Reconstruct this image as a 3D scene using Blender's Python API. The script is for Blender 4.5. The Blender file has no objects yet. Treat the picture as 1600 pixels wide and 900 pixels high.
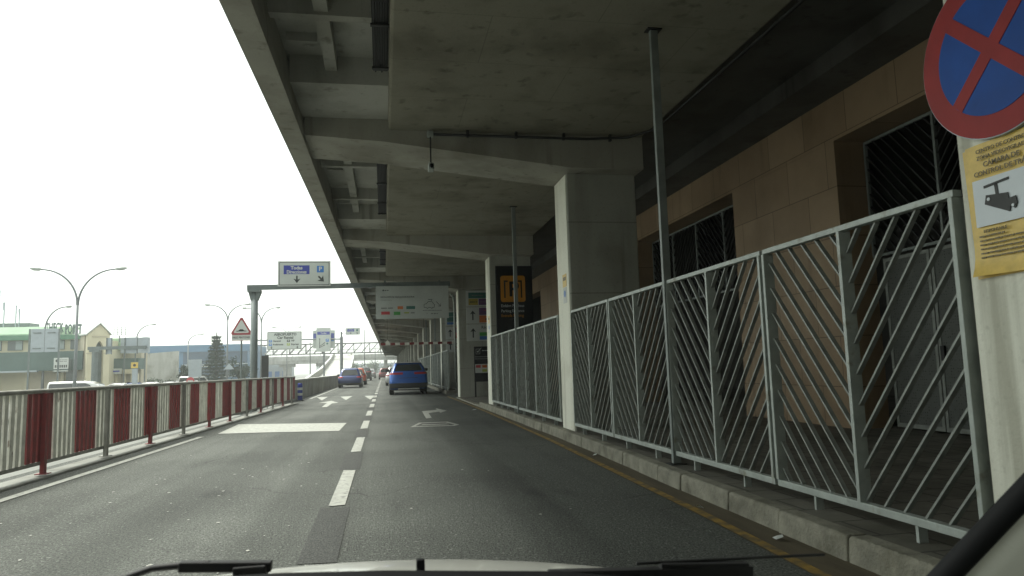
import bpy, bmesh, math, random
from mathutils import Vector, Matrix
random.seed(7)
R = math.radians
S = bpy.context.scene
COL = S.collection
PI = math.pi

# ------------------------------------------------------------------ materials
def mat(name, c, rough=.6, metal=0., var=.18, scale=3., bump=0., bscale=60., spec=.5, coat=0., detail=6., stretch=(1, 1, 1), c2=None):
    m = bpy.data.materials.new(name); m.use_nodes = True
    nt = m.node_tree; N = nt.nodes; L = nt.links
    b = N['Principled BSDF']
    b.inputs['Roughness'].default_value = rough; b.inputs['Metallic'].default_value = metal
    b.inputs['Specular IOR Level'].default_value = spec
    if coat: b.inputs['Coat Weight'].default_value = coat; b.inputs['Coat Roughness'].default_value = .05
    g = N.new('ShaderNodeNewGeometry'); mp = N.new('ShaderNodeMapping'); mp.inputs['Scale'].default_value = stretch
    L.new(g.outputs['Position'], mp.inputs['Vector'])
    if var:
        n = N.new('ShaderNodeTexNoise'); n.inputs['Scale'].default_value = scale; n.inputs['Detail'].default_value = detail
        n.inputs['Roughness'].default_value = .62
        L.new(mp.outputs[0], n.inputs['Vector'])
        r = N.new('ShaderNodeValToRGB'); r.color_ramp.elements[0].position = .3; r.color_ramp.elements[1].position = .7
        lo = c2 or tuple(x*(1-var) for x in c); hi = tuple(min(.95, x*(1+var)) for x in c)
        r.color_ramp.elements[0].color = (*lo, 1); r.color_ramp.elements[1].color = (*hi, 1)
        L.new(n.outputs['Fac'], r.inputs['Fac']); L.new(r.outputs['Color'], b.inputs['Base Color'])
    else:
        b.inputs['Base Color'].default_value = (*c, 1)
    if bump:
        n2 = N.new('ShaderNodeTexNoise'); n2.inputs['Scale'].default_value = bscale; n2.inputs['Detail'].default_value = 4
        L.new(g.outputs['Position'], n2.inputs['Vector'])
        bp = N.new('ShaderNodeBump'); bp.inputs['Strength'].default_value = bump; bp.inputs['Distance'].default_value = .02
        L.new(n2.outputs['Fac'], bp.inputs['Height']); L.new(bp.outputs[0], b.inputs['Normal'])
    return m

def glass(name, c=(.012, .016, .018)):
    return mat(name, c, rough=.06, var=0, spec=.8, coat=.3)

def mul_layer(m, build):
    """multiply an extra mask colour into a material's base colour; build(N, L, position) returns (factor socket, colour)"""
    nt = m.node_tree; N = nt.nodes; L = nt.links; b = N['Principled BSDF']
    g = [n for n in N if n.type == 'NEW_GEOMETRY'][0]
    fac, col, mode = build(N, L, g.outputs['Position'])
    mx = N.new('ShaderNodeMix'); mx.data_type = 'RGBA'; mx.blend_type = mode
    src = b.inputs['Base Color'].links[0].from_socket if b.inputs['Base Color'].is_linked else None
    if src: L.new(src, mx.inputs[6])
    else: mx.inputs[6].default_value = b.inputs['Base Color'].default_value
    mx.inputs[7].default_value = (*col, 1)
    L.new(fac, mx.inputs[0]); L.new(mx.outputs[2], b.inputs['Base Color'])

def noise_mask(scale, lo, hi, stretch=(1, 1, 1), detail=5):
    def f(N, L, pos):
        mp = N.new('ShaderNodeMapping'); mp.inputs['Scale'].default_value = stretch; L.new(pos, mp.inputs['Vector'])
        n = N.new('ShaderNodeTexNoise'); n.inputs['Scale'].default_value = scale; n.inputs['Detail'].default_value = detail
        L.new(mp.outputs[0], n.inputs['Vector'])
        r = N.new('ShaderNodeMapRange'); r.inputs['From Min'].default_value = lo; r.inputs['From Max'].default_value = hi
        L.new(n.outputs['Fac'], r.inputs['Value']); return r.outputs[0]
    return f

M = {}
# asphalt: fine aggregate, broad tonal patches, worn wheel tracks, fine cracks
a = mat('asphalt', (.096, .104, .092), rough=.8, var=.5, scale=58., bump=.9, bscale=75., detail=2, spec=.45)
for n_ in a.node_tree.nodes:
    if n_.type == 'VALTORGB': n_.color_ramp.elements[0].position = .38; n_.color_ramp.elements[1].position = .62
mul_layer(a, lambda N, L, p: (noise_mask(.35, .42, .62)(N, L, p), (.66, .67, .66), 'MULTIPLY'))
mul_layer(a, lambda N, L, p: (noise_mask(1.3, .55, .72, (1.2, .16, 1))(N, L, p), (.72, .72, .72), 'MULTIPLY'))
def crack(N, L, p):
    n = N.new('ShaderNodeTexNoise'); n.inputs['Scale'].default_value = 1.1; L.new(p, n.inputs['Vector'])
    ad = N.new('ShaderNodeMixRGB'); ad.blend_type = 'LINEAR_LIGHT'; ad.inputs[0].default_value = .25
    L.new(p, ad.inputs[1]); L.new(n.outputs['Color'], ad.inputs[2])
    v = N.new('ShaderNodeTexVoronoi'); v.feature = 'DISTANCE_TO_EDGE'; v.inputs['Scale'].default_value = .42; L.new(ad.outputs[0], v.inputs['Vector'])
    r = N.new('ShaderNodeMapRange'); r.inputs['From Min'].default_value = .006; r.inputs['From Max'].default_value = 0.0
    L.new(v.outputs['Distance'], r.inputs['Value'])
    k = noise_mask(.5, .5, .58)(N, L, p)
    mu = N.new('ShaderNodeMath'); mu.operation = 'MULTIPLY'; L.new(r.outputs[0], mu.inputs[0]); L.new(k, mu.inputs[1])
    return mu.outputs[0]
mul_layer(a, lambda N, L, p: (crack(N, L, p), (.4, .4, .4), 'MULTIPLY'))
mul_layer(a, lambda N, L, p: (noise_mask(30, .60, .70, detail=2)(N, L, p), (.20, .21, .19), 'MIX'))
mul_layer(a, lambda N, L, p: (noise_mask(47, .60, .68, detail=1)(N, L, p), (.35, .35, .35), 'MULTIPLY'))
mul_layer(a, lambda N, L, p: (noise_mask(.8, .46, .60, (1.5, .035, 1), 4)(N, L, p), (.66, .67, .66), 'MULTIPLY'))
mul_layer(a, lambda N, L, p: (noise_mask(.9, .62, .70, (1, .5, 1), 6)(N, L, p), (.6, .6, .6), 'MULTIPLY'))
M['asphalt'] = a
M['patch'] = mat('dark_asphalt', (.046, .049, .045), .85, var=.5, scale=58, bump=.8, bscale=75, detail=2)
for n_ in M['patch'].node_tree.nodes:
    if n_.type == 'VALTORGB': n_.color_ramp.elements[0].position = .38; n_.color_ramp.elements[1].position = .62
p_ = mat('worn_white_paint', (.33, .34, .305), .65, var=.22, scale=9., bump=.2, bscale=150)
mul_layer(p_, lambda N, L, p: (noise_mask(16, .54, .66, detail=8)(N, L, p), (.17, .175, .165), 'MIX'))
M['paint'] = p_
y_ = mat('worn_yellow_paint', (.30, .19, .035), .75, var=.25, scale=8.)
mul_layer(y_, lambda N, L, p: (noise_mask(9, .40, .66, detail=9)(N, L, p), (.10, .08, .045), 'MIX'))
M['yellow'] = y_
g_ = mat('gutter_concrete', (.085, .07, .042), .85, var=.3, scale=2.2, bump=.2, bscale=80, stretch=(3, .5, 1))
M['gutter'] = g_
k_ = mat('kerb_stone', (.23, .225, .18), .85, var=.3, scale=6, bump=.6, bscale=45)
mul_layer(k_, lambda N, L, p: (noise_mask(3.2, .5, .7, detail=9)(N, L, p), (.55, .54, .5), 'MULTIPLY'))
M['kerb'] = k_
pv = mat('pavement_tile', (.15, .145, .12), .85, var=.25, scale=3, bump=.25, bscale=60)
def tiles(w, h, mort=.012, axes='xy', off=.5):
    def f(N, L, p):
        s = N.new('ShaderNodeSeparateXYZ'); L.new(p, s.inputs[0]); c = N.new('ShaderNodeCombineXYZ')
        L.new(s.outputs['XYZ'.index(axes[0].upper())], c.inputs[0]); L.new(s.outputs['XYZ'.index(axes[1].upper())], c.inputs[1])
        b = N.new('ShaderNodeTexBrick'); b.inputs['Scale'].default_value = 1; b.inputs['Brick Width'].default_value = w; b.inputs['Row Height'].default_value = h
        b.inputs['Mortar Size'].default_value = mort; b.inputs['Mortar Smooth'].default_value = .2; b.offset = off
        L.new(c.outputs[0], b.inputs['Vector']); return b.outputs['Fac']
    return f
mul_layer(pv, lambda N, L, p: (tiles(.4, .4, .012)(N, L, p), (.45, .45, .43), 'MULTIPLY'))
mul_layer(pv, lambda N, L, p: (noise_mask(1.1, .48, .66, detail=8)(N, L, p), (.6, .6, .57), 'MULTIPLY'))
M['pave'] = pv
def concrete(name, c, var=.10):
    m = mat(name, c, .85, var=var, scale=.9, bump=.18, bscale=35, detail=9)
    mul_layer(m, lambda N, L, p: (noise_mask(1.6, .5, .74, (1, 1, .18), 8)(N, L, p), (.7, .69, .66), 'MULTIPLY'))
    mul_layer(m, lambda N, L, p: (noise_mask(5, .60, .72, (1, 1, .05), 5)(N, L, p), (.62, .61, .58), 'MULTIPLY'))
    mul_layer(m, lambda N, L, p: (noise_mask(.55, .56, .64, (1, 1, 1), 7)(N, L, p), (.78, .77, .74), 'MULTIPLY'))
    mul_layer(m, lambda N, L, p: (noise_mask(22, .58, .74, detail=3)(N, L, p), (.86, .86, .85), 'MULTIPLY'))
    return m
M['conc'] = concrete('deck_concrete', (.34, .335, .285))
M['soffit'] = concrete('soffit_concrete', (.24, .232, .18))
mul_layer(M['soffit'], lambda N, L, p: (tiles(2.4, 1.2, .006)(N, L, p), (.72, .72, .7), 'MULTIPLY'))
M['recess'] = concrete('recess_concrete', (.46, .465, .42))
M['pier'] = concrete('pier_concrete', (.36, .37, .325))
mul_layer(M['pier'], lambda N, L, p: (tiles(40, 1.22, .012, 'yz', 0)(N, L, p), (.7, .7, .69), 'MULTIPLY'))
M['baked_daylight'] = concrete('pier_face_baked_daylight', (.78, .79, .69), .06)  # daylight on the lane side of the piers, put into the colour
M['side_recess'] = concrete('dark_recess_concrete', (.10, .10, .092))  # darker concrete for the inner slab and wall beam
M['para'] = concrete('parapet_concrete', (.30, .30, .265), .25)
M['plinth'] = concrete('plinth_concrete', (.19, .195, .175), .25)
M['pale_conc'] = concrete('bridge_concrete', (.42, .43, .41))
t_ = mat('salmon_tile_cladding', (.37, .27, .17), .55, var=.1, scale=1.5)
mul_layer(t_, lambda N, L, p: (tiles(1.1, .78, .009, 'yz', .5)(N, L, p), (.5, .48, .45), 'MULTIPLY'))
mul_layer(t_, lambda N, L, p: (noise_mask(.8, .5, .7, detail=8)(N, L, p), (.8, .78, .74), 'MULTIPLY'))
def tilevar(N, L, p):
    s_ = N.new('ShaderNodeSeparateXYZ'); L.new(p, s_.inputs[0]); c = N.new('ShaderNodeCombineXYZ'); L.new(s_.outputs[1], c.inputs[0]); L.new(s_.outputs[2], c.inputs[1])
    b = N.new('ShaderNodeTexBrick'); b.inputs['Scale'].default_value = 1; b.inputs['Brick Width'].default_value = 1.1; b.inputs['Row Height'].default_value = .78; b.inputs['Mortar Size'].default_value = 0
    b.inputs['Color1'].default_value = (0, 0, 0, 1); b.inputs['Color2'].default_value = (1, 1, 1, 1); L.new(c.outputs[0], b.inputs['Vector']); return b.outputs['Color']
mul_layer(t_, lambda N, L, p: (tilevar(N, L, p), (.80, .78, .76), 'MULTIPLY'))
mul_layer(t_, lambda N, L, p: (noise_mask(3, .58, .72, (1, 1, .12), 6)(N, L, p), (.74, .72, .7), 'MULTIPLY'))
M['tile'] = t_
M['galv'] = mat('galvanised_paint', (.37, .41, .385), .5, metal=.15, var=.16, scale=8, bump=.05)
mul_layer(M['galv'], lambda N, L, p: (noise_mask(7, .60, .72, detail=8)(N, L, p), (.62, .56, .48), 'MULTIPLY'))
M['galv_dark'] = mat('galvanised_post', (.22, .25, .24), .5, metal=.2, var=.2, scale=4)
M['bars'] = mat('dark_grey_bars', (.24, .26, .24), .55, metal=.1, var=.25, scale=9)  # darker grey than the fence frames
M['sign_post'] = mat('grey_green_post', (.15, .18, .18), .5, metal=.2, var=.15)
M['lamp_grey'] = mat('lamp_grey', (.17, .19, .20), .5, metal=.2, var=.1)
M['red'] = mat('barrier_red', (.19, .016, .018), .5, var=.25, scale=6)
M['white'] = mat('barrier_white', (.62, .62, .56), .55, var=.2, scale=7)
for q_ in ('red', 'white'): mul_layer(M[q_], lambda N, L, p: (noise_mask(9, .65, .73, (1, 1, .5), 7)(N, L, p), (.12, .075, .05), 'MIX'))
M['rail'] = mat('barrier_rail', (.27, .27, .245), .55, metal=.2, var=.3, scale=5)
M['signwhite'] = mat('sign_white', (.52, .55, .53), .45, var=.07, scale=2)
M['signgrey'] = mat('sign_pale_grey', (.47, .51, .49), .45, var=.06, scale=2)
M['signback'] = mat('sign_back_metal', (.36, .41, .45), .5, metal=.2, var=.08)
M['black'] = mat('black_vinyl', (.010, .011, .012), .7, var=.1, spec=.2)
M['ink'] = mat('dark_ink', (.02, .03, .03), .5, var=0)
M['faint'] = mat('grey_ink', (.17, .18, .18), .6, var=0)
M['blue'] = mat('sign_blue', (.018, .035, .30), .4, var=.1, scale=4)
M['pblue'] = mat('parking_blue', (.02, .16, .50), .4, var=.1)
M['discblue'] = mat('disc_blue', (.003, .062, .30), .5, spec=.3, var=.15, scale=5)
M['discred'] = mat('disc_red', (.27, .02, .02), .5, spec=.3, var=.15, scale=5)
M['signred'] = mat('sign_red', (.30, .03, .045), .4, var=.1)
M['amber'] = mat('sign_amber', (.50, .22, .012), .4, var=.08)
M['white_baked_shade'] = mat('sign_white_baked_shade', (.46, .50, .48), .5, var=.08, scale=2)  # white board with the shade under the viaduct put into its colour
M['poster'] = mat('poster_yellow', (.66, .47, .10), .35, var=.14, scale=14, bump=.12, bscale=25)
M['posterink'] = mat('poster_ink', (.17, .14, .07), .5, var=0)
M['paper'] = mat('poster_paper', (.60, .66, .70), .4, var=.05)
M['orange'] = mat('logo_orange', (.55, .16, .04), .4, var=.1)
M['purple'] = mat('logo_purple', (.12, .05, .16), .4, var=.1)
M['green'] = mat('logo_green', (.06, .32, .06), .4, var=.1)
M['lime'] = mat('logo_lime', (.30, .38, .05), .4, var=.1)
M['teal'] = mat('logo_teal', (.03, .14, .12), .4, var=.1)
M['mustard'] = mat('logo_mustard', (.42, .33, .06), .4, var=.1)
M['logored'] = mat('logo_red', (.48, .05, .06), .4, var=.1)
M['logoblue'] = mat('logo_blue', (.03, .14, .42), .4, var=.1)
M['dark'] = mat('dark_metal', (.028, .03, .03), .5, metal=.3, var=.2)
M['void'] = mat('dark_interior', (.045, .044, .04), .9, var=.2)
M['glass'] = glass('tinted_glass')
M['tyre'] = mat('tyre_rubber', (.018, .018, .018), .8, var=.2)
M['rim'] = mat('alloy', (.35, .36, .37), .35, metal=.8, var=.05)
M['plastic'] = mat('black_plastic', (.022, .023, .024), .55, var=.15, scale=8)
M['chrome'] = mat('silver_trim', (.50, .50, .49), .35, metal=.5, var=.05)
M['tail'] = mat('tail_lamp_red', (.34, .02, .02), .15, var=.1, coat=.5)
M['tailwhite'] = mat('tail_lamp_clear', (.7, .5, .48), .15, var=.05)
M['beige'] = mat('cream_render', (.60, .56, .41), .8, var=.08, scale=.6)
M['beige2'] = mat('tan_render', (.48, .44, .34), .8, var=.1, scale=.6)
M['roofgreen'] = mat('pale_green_roof', (.33, .48, .34), .7, var=.08, scale=.8)
M['trimgreen'] = mat('green_fascia', (.10, .235, .15), .6, var=.08)
M['greenwall'] = mat('grey_green_canopy', (.085, .135, .125), .7, var=.16, scale=.5)
M['bluewall'] = mat('blue_cladding', (.07, .17, .30), .5, var=.1, scale=.6)
M['bluedark'] = mat('dark_blue_glazing', (.03, .07, .13), .3, var=.2, scale=1.2)
M['window'] = mat('window_glass', (.13, .16, .16), .15, var=.25, scale=.9)
M['blind'] = mat('window_blind', (.36, .42, .42), .6, var=.1)
M['leafdark'] = mat('conifer_needles', (.022, .045, .028), .8, var=.4, scale=2.5)
M['leaf'] = mat('shrub_leaves', (.05, .08, .04), .8, var=.4, scale=2)
M['bark'] = mat('bark', (.09, .065, .045), .9, var=.3, scale=5)
M['ground'] = mat('pale_ground', (.17, .175, .16), .9, var=.25, scale=.15, detail=8)
M['lit_panel'] = mat('lamp_diffuser', (.62, .62, .58), .4, var=.05)
M['hood'] = mat('pale_car_paint', (.62, .63, .58), .25, var=.04, scale=6, coat=.6)
M['trim'] = mat('pale_pillar_trim', (.74, .76, .68), .7, var=.04, scale=6, bump=.04, bscale=300)
M['petal'] = mat('pale_fleck', (.38, .385, .35), .8, var=.1)
def carpaint(name, c):
    return mat(name, c, .3, metal=.25, var=.03, scale=3, coat=.7)
# perforated sheet of the gate: fine dark holes
pm = mat('perforated_sheet', (.11, .12, .11), .6, metal=.3, var=.1)
def holes(N, L, p):
    v = N.new('ShaderNodeTexVoronoi'); v.inputs['Scale'].default_value = 26; v.inputs['Randomness'].default_value = 0.15; L.new(p, v.inputs['Vector'])
    r = N.new('ShaderNodeMapRange'); r.inputs['From Min'].default_value = .42; r.inputs['From Max'].default_value = .36
    L.new(v.outputs['Distance'], r.inputs['Value']); return r.outputs[0]
mul_layer(pm, lambda N, L, p: (holes(N, L, p), (.2, .2, .2), 'MULTIPLY'))
M['perf'] = pm

# ------------------------------------------------------------------ mesh builder
class MB:
    def __init__(s): s.v = []; s.f = []; s.mi = []; s.cur = 0
    def add(s, vs, fs):
        o = len(s.v); s.v += [tuple(map(float, v)) for v in vs]; s.f += [tuple(i+o for i in f) for f in fs]; s.mi += [s.cur]*len(fs); return s
    def box(s, x0, x1, y0, y1, z0, z1):
        return s.add([(x0,y0,z0),(x1,y0,z0),(x1,y1,z0),(x0,y1,z0),(x0,y0,z1),(x1,y0,z1),(x1,y1,z1),(x0,y1,z1)],
                     [(0,3,2,1),(4,5,6,7),(0,1,5,4),(1,2,6,5),(2,3,7,6),(3,0,4,7)])
    def bar(s, p, q, w, h, up=(0, 0, 1)):
        """rectangular bar from p to q, w sideways and h along up"""
        p = Vector(p); q = Vector(q); d = (q-p).normalized(); u = Vector(up)
        if abs(d.dot(u)) > .98: u = Vector((0, 1, 0))
        r = d.cross(u).normalized(); u = r.cross(d).normalized()
        vs = [e + r*(w/2)*i + u*(h/2)*j for e in (p, q) for i, j in ((-1,-1),(1,-1),(1,1),(-1,1))]
        return s.add(vs, [(0,3,2,1),(4,5,6,7),(0,1,5,4),(1,2,6,5),(2,3,7,6),(3,0,4,7)])
    def tube(s, pts, r, n=8, caps=True):
        pts = [Vector(p) for p in pts]; rs = r if isinstance(r, (list, tuple)) else [r]*len(pts)
        vs = []; ref = None
        for i, p in enumerate(pts):
            d = (pts[min(i+1, len(pts)-1)] - pts[max(i-1, 0)]).normalized()
            if ref is None: ref = Vector((0, 0, 1)) if abs(d.z) < .9 else Vector((1, 0, 0))
            x = d.cross(ref).normalized(); y = x.cross(d).normalized(); ref = y
            vs += [p + (x*math.cos(2*PI*k/n) + y*math.sin(2*PI*k/n))*rs[i] for k in range(n)]
        fs = []
        for i in range(len(pts)-1):
            fs += [(i*n+k, i*n+(k+1) % n, (i+1)*n+(k+1) % n, (i+1)*n+k) for k in range(n)]
        if caps: fs += [tuple(range(n))[::-1], tuple((len(pts)-1)*n+k for k in range(n))]
        return s.add(vs, fs)
    def prism(s, poly, fn, d0, d1):
        """polygon of (u, v) extruded between depths d0 and d1; fn(u, v, d) gives the point"""
        n = len(poly)
        vs = [fn(u, v, d0) for u, v in poly] + [fn(u, v, d1) for u, v in poly]
        return s.add(vs, [tuple(range(n))[::-1], tuple(range(n, 2*n))] + [(i, (i+1) % n, n+(i+1) % n, n+i) for i in range(n)])
    def sheet(s, poly, z):
        return s.add([(x, y, z) for x, y in poly], [tuple(range(len(poly)))])
    def build(s, name, m, parent=None, smooth=False, bevel=0, fix=True):
        me = bpy.data.meshes.new(name); me.from_pydata(s.v, [], s.f)
        ms = m if isinstance(m, (list, tuple)) else [m]
        for k in ms: me.materials.append(k)
        if len(ms) > 1: me.polygons.foreach_set('material_index', s.mi)
        if fix:
            b = bmesh.new(); b.from_mesh(me); bmesh.ops.recalc_face_normals(b, faces=b.faces); b.to_mesh(me); b.free()
        if smooth: me.polygons.foreach_set('use_smooth', [True]*len(me.polygons))
        me.update()
        o = bpy.data.objects.new(name, me); COL.objects.link(o)
        if parent: o.parent = parent
        if bevel:
            md = o.modifiers.new('edge', 'BEVEL'); md.width = bevel; md.segments = 2; md.limit_method = 'ANGLE'; md.angle_limit = R(40)
        return o

USED = {}
def tag(o, label, cat, group=None, kind=None):
    o['label'] = label; o['category'] = cat
    if group: o['group'] = group
    if kind: o['kind'] = kind
    return o
def thing(name, label, cat, loc=(0, 0, 0), rz=0, group=None):
    o = bpy.data.objects.new(name, None); COL.objects.link(o); o.empty_display_size = .2
    o.location = loc; o.rotation_euler = (0, 0, rz)
    return tag(o, label, cat, group)
def struct(name, mb, m, label=None, bevel=0):
    o = mb.build(name, m, bevel=bevel); o['kind'] = 'structure'
    if label: o['label'] = label
    return o
def copy_thing(src, loc, label, rz=None):
    r = src.copy(); COL.objects.link(r); r.location = loc; r['label'] = label
    if rz is not None: r.rotation_euler = (0, 0, rz)
    for c in src.children:
        k = c.copy(); COL.objects.link(k); k.parent = r
        for g in c.children:
            h = g.copy(); COL.objects.link(h); h.parent = k
    return r
def text_mesh(s, size, bold=0, align='CENTER', sx=1.):
    cu = bpy.data.curves.new('t', 'FONT'); cu.body = s; cu.size = size; cu.align_x = align; cu.align_y = 'CENTER'
    cu.extrude = .0012; cu.offset = bold; cu.resolution_u = 3
    o = bpy.data.objects.new('t', cu); COL.objects.link(o)
    dg = bpy.context.evaluated_depsgraph_get(); dg.update()
    me = bpy.data.meshes.new_from_object(o.evaluated_get(dg))
    bpy.data.objects.remove(o); bpy.data.curves.remove(cu)
    return me
class Sign:
    """flat graphics on a board; local x to the reader's right, z up, -y towards the reader; front of the board at y = 0"""
    def __init__(s, root): s.p = root
    def fn(s, u, v, d): return (u, -d, v)
    def board(s, u0, u1, v0, v1, m, th=.05, name='board', bevel=.004):
        b = MB(); b.box(u0, u1, 0.0, th, v0, v1); return b.build(name, m, s.p, bevel=bevel)
    def poly(s, pts, m, k=1, name='symbol', parent=None):
        b = MB(); b.prism(pts, s.fn, .0035*(k-1)+.0005, .0035*k); return b.build(name, m, parent or s.p)
    def rect(s, u0, u1, v0, v1, m, k=1, name='colour_field', r=0):
        if not r: return s.poly([(u0,v0),(u1,v0),(u1,v1),(u0,v1)], m, k, name)
        pts = []
        for cx, cy, a0 in ((u1-r, v0+r, -90), (u1-r, v1-r, 0), (u0+r, v1-r, 90), (u0+r, v0+r, 180)):
            pts += [(cx+r*math.cos(R(a0+t)), cy+r*math.sin(R(a0+t))) for t in (0, 30, 60, 90)]
        return s.poly(pts, m, k, name)
    def disc(s, cu, cv, r, m, k=1, name='symbol', n=40):
        return s.poly([(cu+r*math.cos(2*PI*i/n), cv+r*math.sin(2*PI*i/n)) for i in range(n)], m, k, name)
    def multi(s, polys, m, k=1, name='symbol'):
        b = MB()
        for pts in polys: b.prism(pts, s.fn, .0035*(k-1)+.0005, .0035*k)
        return b.build(name, m, s.p)
    def line(s, u0, v0, u1, v1, w):
        d = Vector((u1-u0, v1-v0)); n = Vector((-d.y, d.x)).normalized()*(w/2)
        return [(u0-n.x, v0-n.y), (u1-n.x, v1-n.y), (u1+n.x, v1+n.y), (u0+n.x, v0+n.y)]
    def text(s, t, u, v, size, m, k=1, bold=0, align='CENTER', sx=1., name='lettering'):
        me = text_mesh(t, size, bold, align); me.materials.append(m)
        o = bpy.data.objects.new(name, me); COL.objects.link(o); o.parent = s.p
        o.rotation_euler = (PI/2, 0, 0); o.location = (u, -.0035*k-.0002, v); o.scale = (sx, 1, 1)
        return o
    def arrow(s, u, v, L, w, ang, m, k=1, head=None):
        """arrow of length L centred on (u, v), pointing along ang degrees"""
        h = head or w*1.9; c, n = math.cos(R(ang)), math.sin(R(ang))
        pts = [(-L/2,-w/2),(L/2-h,-w/2),(L/2-h*1.25,-h*.95),(L/2,0),(L/2-h*1.25,h*.95),(L/2-h,w/2),(-L/2,w/2)]
        return s.poly([(u+x*c-y*n, v+x*n+y*c) for x, y in pts], m, k, 'arrow')
def scribble(sg, u0, u1, v, h, m, k=1, name='small_print', seed=0):
    """a row of tiny unreadable words: small dark dashes of word length"""
    rr = random.Random(seed); u = u0; P = []
    while u < u1-h:
        w = min(h*rr.uniform(1.2, 4.5), u1-u); P.append([(u,v-h/2*rr.uniform(.6,1)),(u+w,v-h/2*rr.uniform(.6,1)),(u+w,v+h/2*rr.uniform(.6,1)),(u,v+h/2*rr.uniform(.6,1))]); u += w+h*.55
    return sg.multi(P, m, k, name)

# ------------------------------------------------------------------ camera and light
F = 1100.
cam = bpy.data.cameras.new('camera'); co = bpy.data.objects.new('camera', cam); COL.objects.link(co)
fw = Vector((.1799, .9775, .1102)).normalized()
yaw, pitch, roll = R(10.43), R(6.33), .03
fw = Vector((math.sin(yaw)*math.cos(pitch), math.cos(yaw)*math.cos(pitch), math.sin(pitch)))
rt = Vector((math.cos(yaw), -math.sin(yaw), 0)); up = rt.cross(fw)
rr_ = rt*math.cos(roll) - up*math.sin(roll); uu_ = rt*math.sin(roll) + up*math.cos(roll)
co.matrix_world = Matrix(((rr_.x, uu_.x, -fw.x, 0), (rr_.y, uu_.y, -fw.y, 0), (rr_.z, uu_.z, -fw.z, 1.25), (0, 0, 0, 1)))
cam.sensor_width = 36; cam.lens = 36*F/1600; cam.clip_start = .05; cam.clip_end = 4000
cam.dof.use_dof = True; cam.dof.focus_distance = 14; cam.dof.aperture_fstop = 11
S.camera = co
w = bpy.data.worlds.new('World'); S.world = w; w.use_nodes = True
nt = w.node_tree; bgd = nt.nodes['Background']
sky = nt.nodes.new('ShaderNodeTexSky'); sky.sky_type = 'NISHITA'; sky.sun_disc = False
SUN_EL, SUN_AZ = 63, -48          # azimuth measured from +Y towards +X
sky.sun_elevation = R(SUN_EL); sky.sun_rotation = R(SUN_AZ); sky.dust_density = 1; sky.ozone_density = .6; sky.altitude = 0
hs = nt.nodes.new('ShaderNodeHueSaturation'); hs.inputs['Saturation'].default_value = .1
tn = nt.nodes.new('ShaderNodeMixRGB'); tn.blend_type = 'MULTIPLY'; tn.inputs[0].default_value = 1; tn.inputs[2].default_value = (.95, 1.0, .92, 1)
mw = nt.nodes.new('ShaderNodeMixRGB'); mw.inputs[0].default_value = .4; mw.inputs[2].default_value = (6, 6, 6, 1)
nt.links.new(sky.outputs[0], hs.inputs['Color']); nt.links.new(hs.outputs[0], mw.inputs[1]); nt.links.new(mw.outputs[0], tn.inputs[1]); nt.links.new(tn.outputs[0], bgd.inputs[0])
bgd.inputs[1].default_value = .072
sl = bpy.data.lights.new('sun', 'SUN'); sl.energy = 1.5; sl.angle = R(25); sl.color = (1, .99, .90)
so = bpy.data.objects.new('sun', sl); COL.objects.link(so)
d = Vector((math.sin(R(SUN_AZ))*math.cos(R(SUN_EL)), math.cos(R(SUN_AZ))*math.cos(R(SUN_EL)), math.sin(R(SUN_EL))))
so.rotation_euler = d.to_track_quat('Z', 'Y').to_euler(); so.location = (-20, 10, 40)
S.view_settings.view_transform = 'Standard'; S.view_settings.look = 'None'; S.view_settings.gamma = 1
S.view_settings.exposure = 2.0
S.cycles.use_denoising = True; S.cycles.max_bounces = 8; S.cycles.diffuse_bounces = 6
S.cycles.sample_clamp_indirect = 6

# ------------------------------------------------------------------ ground, road, pavement
b = MB(); b.sheet([(-500,-200),(500,-200),(500,900),(-500,900)], -.9); struct('ground', b, M['ground'])
def kx(y):
    P = [(-90,2.70),(4,2.77),(6.7,2.82),(9.5,2.90),(12,2.93),(22,2.93),(300,2.93)]
    for (a, p), (c, q) in zip(P, P[1:]):
        if a <= y <= c: return p+(q-p)*(y-a)/(c-a)
    return P[0][1]
def bx(y): return -4.79+.0415*max(y, 0) if y < 31 else -3.95+.004*(y-31)
ys = [-90, -30, -3, 0, 4, 8, 12, 16, 20, 24, 28, 32, 40, 60, 100, 180, 320]
b = MB()
for y0, y1 in zip(ys, ys[1:]):
    x0a, x0b = bx(y0)-.5, bx(y1)-.5
    b.add([(x0a,y0,0),(3.3,y0,0),(3.3,y1,0),(x0b,y1,0),(x0a,y0,-.9),(x0b,y1,-.9)], [(0,1,2,3),(0,3,5,4)])
b.sheet([(3.3,29.8),(14,29.8),(14,34.6),(3.3,34.6)], .0)
struct('road', b, M['asphalt'])
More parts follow.
